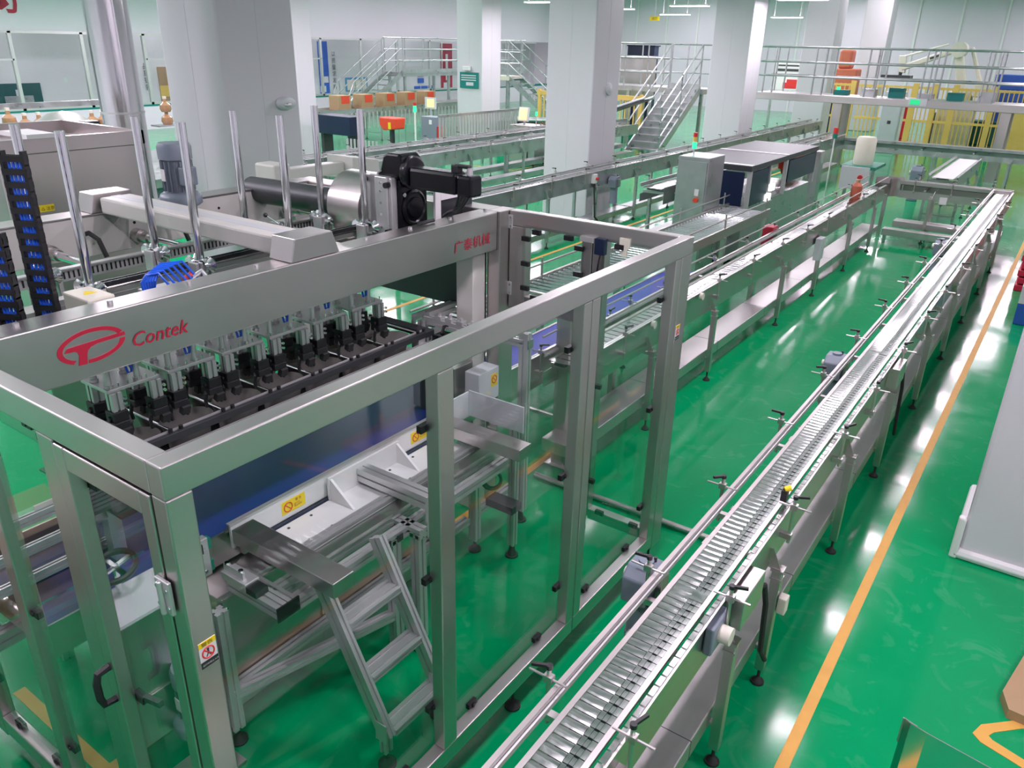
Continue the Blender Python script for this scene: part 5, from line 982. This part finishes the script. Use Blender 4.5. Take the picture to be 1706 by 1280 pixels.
part('drum', MB().lathe([(0.0, 0), (0.19, 0), (0.2, 0.05), (0.2, 0.5), (0.17, 0.56), (0, 0.58)], (-3.75, 18.3, 0.98), 20), 'offw', CH, True); part('table', MB().box(-4.1, -3.4, 17.9, 18.9, 0.92, 0.98), 'gbelt', CH); part('panel', MB().box(-4.0, -3.45, 17.6, 17.65, 0.55, 1.0), 'boxw', CH); part('red_knob', MB().cyl((-3.6, 17.6, 0.8), (-3.6, 17.56, 0.8), 0.05, 12), 'redp', CH)
for x in (-4.0, -3.5): part('leg', MB().box(x-0.03, x+0.03, 18.2, 18.26, 0, 0.92), 'farsteel', CH)
BT = thing('glazed_jar', 'orange-red jar with amber cap standing on the middle conveyor near the far bend', 'jar', (-2.82, 13.7, 1.0)); part('body', MB().lathe([(0.0, 0), (0.075, 0), (0.085, 0.08), (0.08, 0.2), (0.04, 0.25), (0.0, 0.25)], (-2.82, 13.7, 1.0), 16), 'dorange', BT, True); part('cap', MB().cyl((-2.82, 13.7, 1.25), (-2.82, 13.7, 1.30), 0.035, 12), 'amber', BT, True)
BT = thing('gift_box', 'dark red box with gold lettering beside the middle conveyor', 'box', (-3.05, 10.2, 0.9)); part('body', MB().box(-3.12, -2.98, 10.1, 10.3, 0.72, 1.1), 'red', BT, bev=0.01); part('lettering', MB().box(-2.98, -2.977, 10.16, 10.24, 0.78, 1.04), 'amber', BT); part('shelf', MB().box(-3.15, -2.93, 10.05, 10.35, 0.70, 0.72), 'steel', BT)
# line of further conveyors behind
for i, (x, y0, L, l) in enumerate(((-5.6, 12.0, 11.5, 'steel conveyor line passing behind the inspection machine'), (-11.0, 9.3, 12.5, 'pale steel conveyor line nearest behind the broad column'), (-12.1, 10.2, 13.0, 'second pale steel conveyor line left of the middle column'))):
    c = conveyor(l, L, 0.3, 1.06, 0.15, 0, legs=[0.5+k*2 for k in range(int(L/2))], brk_l=[0.4+k*1.2 for k in range(int(L/1.2))], brk_r=[0.4+k*1.2 for k in range(int(L/1.2))], pan=False, mtl='farsteel', legz=0.84, name='steel_conveyor', group='rear conveyor lines')
    c.location = (x, y0, 0); part('lower_tray', MB().box(-0.14, 0.14, 0, L, 0.2, 0.32), 'farsteel', c)
c = conveyor('far steel conveyor crossing in front of the yellow cage', 4.6, 0.4, 0.95, 0.15, 0, legs=[0.5, 2.2, 4.0], pan=False, mtl='farsteel', legz=0.7, name='steel_conveyor', group='rear conveyor lines'); c.location = (-0.9, 23.6, 0); c.rotation_euler = (0, 0, math.pi/2)
c = conveyor('short white-topped conveyor beyond the cross conveyor', 3.6, 0.36, 1.0, 0.15, 0, legs=[0.4, 1.8, 3.2], pan=False, mtl='farsteel', legz=0.7, name='steel_conveyor', beltm='white', group='rear conveyor lines'); c.location = (-2.05, 17.2, 0)
motor_side(20.6, 0.62, 'dark green-grey motor beside the short white-topped conveyor', -3.0, -1, 1.7)
# rear left equipment
BB = thing('black_housing', 'black rectangular housing behind the chrome rods', 'machine', (-15.2, 14.3, 0)); part('housing', MB().box(-15.8, -14.6, 14.0, 14.5, 1.02, 1.46), 'navy', BB, bev=0.01); part('leg', MB().box(-15.75, -15.65, 14.1, 14.4, 0, 1.02), 'dark', BB); part('leg', MB().box(-14.8, -14.7, 14.1, 14.4, 0, 1.02), 'dark', BB)
for k in range(9): part('tube', MB().cyl((-14.5+k*0.12, 13.8, 0.35), (-14.5+k*0.12, 13.8, 1.0), 0.025, 8), 'alu', BB, True)
OD = thing('coding_unit', 'orange-red coding unit with yellow label behind the black servo', 'machine', (-16, 17, 0)); part('head', MB().prism([(-16.35, 1.2), (-15.7, 1.2), (-15.75, 0.9), (-16.2, 0.85), (-16.35, 1.0)], (0, 16.8, 0), (1, 0, 0), (0, 0, 1), (0, 0.4, 0)), 'orange', OD, bev=0.03); part('label', MB().box(-16.0, -15.9, 16.79, 16.8, 0.9, 1.08), 'yellow', OD); part('stand', MB().box(-16.1, -16.0, 16.95, 17.05, 0, 0.9), 'dark', OD)
GC = thing('grey_cabinet', 'plain dark grey cabinet beside the upright slat barrier', 'cabinet', (-15.5, 18.1, 0)); part('body', MB().box(-15.75, -15.2, 17.9, 18.3, 0.0, 1.2), 'motor', GC, bev=0.01); part('label', MB().box(-15.45, -15.35, 17.89, 17.9, 1.0, 1.12), 'white', GC); part('stripe', MB().box(-15.2, -15.13, 17.95, 18.2, 0.5, 0.95), 'redp', GC)
SB = thing('slat_barrier', 'steel barrier of upright slats left of the cabinet with the orange screen', 'barrier', (-14, 18.4, 0))
sm = mesh_of('slat', MB().box(-0.015, 0.015, -0.035, 0.035, 0.55, 1.36), 'alu')
for i in range(28): inst(sm, 'slat', SB, (0, -1.75+i*0.13, 0))
for z in (0.55, 1.38): part('rail', MB().box(-14.03, -13.97, 16.6, 20.4, z-0.03, z+0.03), 'farsteel', SB)
for y in (16.65, 18.5, 20.3): part('post', MB().box(-14.03, -13.97, y-0.03, y+0.03, 0, 0.6), 'farsteel', SB)
CS = thing('checkweigher_cabinet', 'stainless cabinet with glowing orange touch screen and green tower light', 'cabinet', (-12.9, 19.2, 0))
part('body', MB().box(-13.35, -12.75, 18.9, 19.6, 0.08, 1.08), 'steelz', CS, bev=0.012); part('side', MB().box(-12.75, -12.5, 18.95, 19.55, 0.08, 1.08), 'farsteel', CS, bev=0.012)
part('emergency_stop', MB().cyl((-12.95, 18.9, 0.92), (-12.95, 18.86, 0.92), 0.035, 12), 'redp', CS); sc_ = part('screen_case', MB().obox((-13.0, 19.1, 1.36), (0.32, 0.06, 0.38), Matrix.Rotation(-0.15, 3, 'X')), 'boxw', CS); part('screen', MB().obox((-13.0, 19.06, 1.36), (0.25, 0.02, 0.30), Matrix.Rotation(-0.15, 3, 'X')), 'screen', sc_); part('neck', MB().cyl((-13.0, 19.12, 1.08), (-13.0, 19.12, 1.2), 0.03, 10), 'alu', CS)
part('pole', MB().cyl((-12.65, 19.2, 1.08), (-12.65, 19.2, 1.34), 0.015, 8), 'alu', CS); part('green_lens', MB().cyl((-12.65, 19.2, 1.34), (-12.65, 19.2, 1.44), 0.03, 10), 'gled', CS)
for x in (-13.3, -12.55):
    for y in (18.95, 19.5): part('foot', MB().cyl((x, y, 0), (x, y, 0.08), 0.03, 10), 'rubber', CS)
pn = thing('operator_panel', 'tilted operator screen beside the white column with teal board', 'screen', (-17.7, 20.6, 0)); part('case', MB().box(-17.95, -17.5, 20.6, 20.66, 1.15, 1.5), 'boxw', pn); part('screen', MB().box(-17.85, -17.55, 20.59, 20.6, 1.2, 1.45), 'screen', pn); part('post', MB().box(-17.75, -17.7, 20.62, 20.66, 0, 1.15), 'alu', pn)
tw = thing('tower_light', 'lit green tower light among the rear left machines', 'lamp', (-17.5, 19.6, 0.9)); part('pole', MB().cyl((-17.5, 19.6, 0), (-17.5, 19.6, 1.12), 0.03, 8), 'white', tw); part('green_lens', MB().cyl((-17.5, 19.6, 1.12), (-17.5, 19.6, 1.3), 0.05, 12), 'gled', tw); part('red_lens', MB().cyl((-17.5, 19.6, 1.3), (-17.5, 19.6, 1.4), 0.05, 12), 'redp', tw)
# accumulation line with boxed goods
AC = conveyor('far conveyor carrying red-labelled boxes under the left staircase', 9.5, 0.5, 1.05, 0.2, 0, legs=[0.5, 3, 5.5, 8], pan=False, mtl='farsteel', legz=0.8, name='steel_conveyor', group='rear conveyor lines'); AC.location = (-20.2, 17.5, 0)
for k in range(44): part('rail_bar', MB().box(0.32, 0.36, k*0.2, k*0.2+0.06, 0.45, 0.95), 'alu', AC)
for i in range(5):
    y = 19.0+i*1.06
    g = thing('labelled_box', '%s of five red-labelled boxes on the far left conveyor' % ('leftmost', 'second', 'middle', 'fourth', 'rightmost')[i], 'box', (-20.2, y, 1.05), 'red-labelled boxes')
    part('body', MB().box(-20.42, -19.98, y-0.28, y+0.28, 1.05, 1.5), 'card', g, bev=0.01); part('band', MB().box(-19.98, -19.975, y-0.15, y+0.2, 1.25, 1.48), 'orange', g)
# far left: cartons, jars, filling carousel
FC = thing('filling_carousel', 'dark filling machine with steel tank behind the hopper', 'machine', (-13.5, 7.4, 0))
part('table', MB().box(-16.8, -13.2, 6.2, 11.0, 0.7, 0.85), 'farsteel', FC); part('frame', MB().box(-16.7, -16.6, 6.3, 6.4, 0.85, 2.1).box(-16.7, -16.6, 9.4, 9.5, 0.85, 2.1).box(-16.7, -16.6, 6.3, 9.5, 1.85, 1.95).box(-16.7, -16.6, 6.3, 9.5, 1.2, 1.5), 'farsteel', FC); part('tank', MB().lathe([(0.42, 1.55), (0.42, 1.85), (0.36, 2.0), (0.2, 2.1), (0, 2.14)], (-12.4, 6.15, 0), 24), 'steelx', FC, True); part('stand', MB().box(-12.5, -12.3, 6.05, 6.25, 0, 1.56), 'farsteel', FC); part('base', MB().box(-16.6, -13.4, 6.4, 10.8, 0, 0.7), 'motor', FC)
jar0 = None
for i, (y, z) in enumerate(((6.98, 1.62), (7.25, 1.52), (7.5, 1.52), (8.5, 1.5), (8.72, 1.5), (10.1, 1.7), (10.1, 1.45))):
    lab = 'amber glass jar on the rear filling machine, %s' % ('at the left picture edge', 'third from left edge', 'right of the green board', 'left of the pair', 'right of the pair', 'upper one by the orange poster', 'lower one by the orange poster')[i]
    if jar0 is None:
        jar0 = thing('amber_jar', lab, 'jar', (0, 0, 0), 'amber jars'); part('glass', MB().lathe([(0.0, 0), (0.09, 0), (0.12, 0.06), (0.11, 0.14), (0.04, 0.2), (0.035, 0.26)], (0, 0, 0), 16), 'amber', jar0, True); part('cap', MB().cyl((0, 0, 0.26), (0, 0, 0.31), 0.04, 12), 'offw', jar0, True); g = jar0
    else: g = dup(jar0, label=lab)
    g.location = (-16, y, z)
part('jar_shelf', MB().box(-16.15, -15.85, 6.6, 9.2, 1.47, 1.5).box(-16.15, -15.85, 9.8, 10.4, 1.42, 1.45), 'farsteel', FC)
for i in range(2):
    g = thing('carton', ('left', 'right')[i]+' of two brown cartons with red band beside the steel duct', 'carton', (-14, 7.4+i*0.32, 1.3), 'cartons by the duct')
    part('body', MB().box(-14.3, -14.0, 7.2+i*0.31, 7.5+i*0.31, 1.28, 1.70), 'card', g, bev=0.005); part('band', MB().box(-14.0, -13.996, 7.2+i*0.31, 7.5+i*0.31, 1.42, 1.52), 'red', g)
part('carton_shelf', MB().box(-14.4, -13.9, 7.0, 8.2, 1.24, 1.28).box(-14.2, -14.1, 7.05, 7.1, 0.85, 1.24).box(-14.2, -14.1, 8.1, 8.15, 0.85, 1.24), 'dark', FC)
c = conveyor('steel conveyor seen between the hopper and the polished duct', 5.2, 0.3, 1.70, 0.15, 0, legs=[0.4, 2.4, 4.4], brk_l=[0.4+k*0.6 for k in range(8)], brk_r=[0.4+k*0.6 for k in range(8)], pan=False, mtl='farsteel', legz=1.5, name='steel_conveyor', group='rear conveyor lines'); c.location = (-9.4, 0.2, 0)
SA = thing('labelling_arm', 'white and steel labelling arm between the hopper and the duct', 'machine', (-9.0, 4.6, 0)); part('plate', MB().obox((-8.95, 4.62, 2.06), (0.04, 0.18, 0.42)), 'white', SA, bev=0.005); part('head', MB().box(-9.1, -8.9, 4.42, 4.72, 2.18, 2.30), 'farsteel', SA, bev=0.01); part('motor', MB().box(-9.0, -8.85, 4.62, 4.78, 2.18, 2.32), 'dark', SA, bev=0.01); part('post', MB().box(-9.12, -9.04, 4.5, 4.6, 0, 2.2), 'farsteel', SA)
# cream pipe arm against the broad column
CP = thing('cream_duct_arm', 'cream plastic duct arm low on the broad column', 'duct', (-6.6, 5.6, 1.6)); part('box', MB().box(-6.7, -6.4, 5.1, 5.3, 1.75, 2.05), 'cream', CP, bev=0.02); part('arm', MB().box(-6.62, -6.48, 5.3, 6.1, 1.86, 1.98), 'cream', CP, bev=0.01); part('hood', MB().prism([(6.1, 1.80), (6.5, 1.62), (6.5, 1.98), (6.1, 2.04)], (-6.75, 0, 0), (0, 1, 0), (0, 0, 1), (0.4, 0, 0)), 'cream', CP, bev=0.01); part('stand', MB().box(-6.6, -6.5, 5.15, 5.25, 0, 1.75), 'cream', CP)
# ------------------------------------------------------------------ right edge: crates, pallet, carton, polished tank
BP = thing('blue_pallet_box', 'dark blue pallet box at the right edge beyond the yellow line', 'box', (0.2, 12.0, 0)); part('base', MB().box(-0.2, 0.9, 11.6, 12.8, 0, 0.28), 'bpal', BP, bev=0.01); part('rim', MB().box(-0.2, -0.14, 11.6, 12.8, 0.28, 0.5).box(-0.14, 0.9, 11.6, 11.66, 0.28, 0.34), 'boxw', BP); part('carton', MB().box(-0.1, 0.8, 11.75, 12.7, 0.28, 0.45), 'card', BP)
for i, (y, z) in enumerate(((13.4, 0.0), (14.6, 0.0), (17.2, 0.35))):
    g = thing('red_crate', ('nearest', 'middle', 'furthest')[i]+' red ribbed crate stack at the right edge', 'crate', (-0.1, y, z), 'red crates')
    for k in range(5): part('tier', MB().box(-0.34+0.02*(k % 2), 0.4, y, y+0.8, z+k*0.11, z+k*0.11+0.09), 'crate', g, bev=0.01)
    if z: part('stand', MB().box(-0.3, 0.4, y+0.05, y+0.75, 0, z), 'dark', g)
solo('flat_carton', MB().prism([(0.40, 4.05), (1.0, 4.02), (1.0, 5.2), (0.55, 5.2), (0.36, 4.18)], (0, 0, 0), (1, 0, 0), (0, 1, 0), (0, 0, 0.06)), 'card', 'brown flat carton cut off by the right edge near the column', 'carton')
pl = [(-0.02, 2.33), (0.0, 2.322), (0.05, 2.31), (0.11, 2.30), (0.23, 2.28), (0.4, 2.235), (0.6, 2.16)]
PT2 = thing('steel_shield', 'polished bent steel shield in the bottom right corner', 'shield', (0.2, 2.25, 0))
part('sheet', MB().prism(pl+[(a, b-0.004) for a, b in reversed(pl)], (0, 0, 0.0), (1, 0, 0), (0, 1, 0), (0, 0, 1.2)), 'chrome', PT2, bev=0.0)
part('lip', MB().prism([(-0.025, 2.335), (0.02, 2.32), (0.02, 2.314), (-0.025, 2.328)], (0, 0, 1.10), (1, 0, 0), (0, 1, 0), (0, 0, 0.1)), 'steelz', PT2)
struct('trim_8', MB().prism([(0.27, 3.83), (0.30, 3.92), (0.52, 4.13), (1.2, 4.75), (1.2, 4.68), (0.55, 4.09), (0.36, 3.90), (0.34, 3.86), (0.36, 3.84), (0.52, 3.79), (1.2, 3.62), (1.2, 3.56), (0.50, 3.735), (0.31, 3.79)], (0, 0, 0), (1, 0, 0), (0, 1, 0), (0, 0, 0.003)), 'tape')
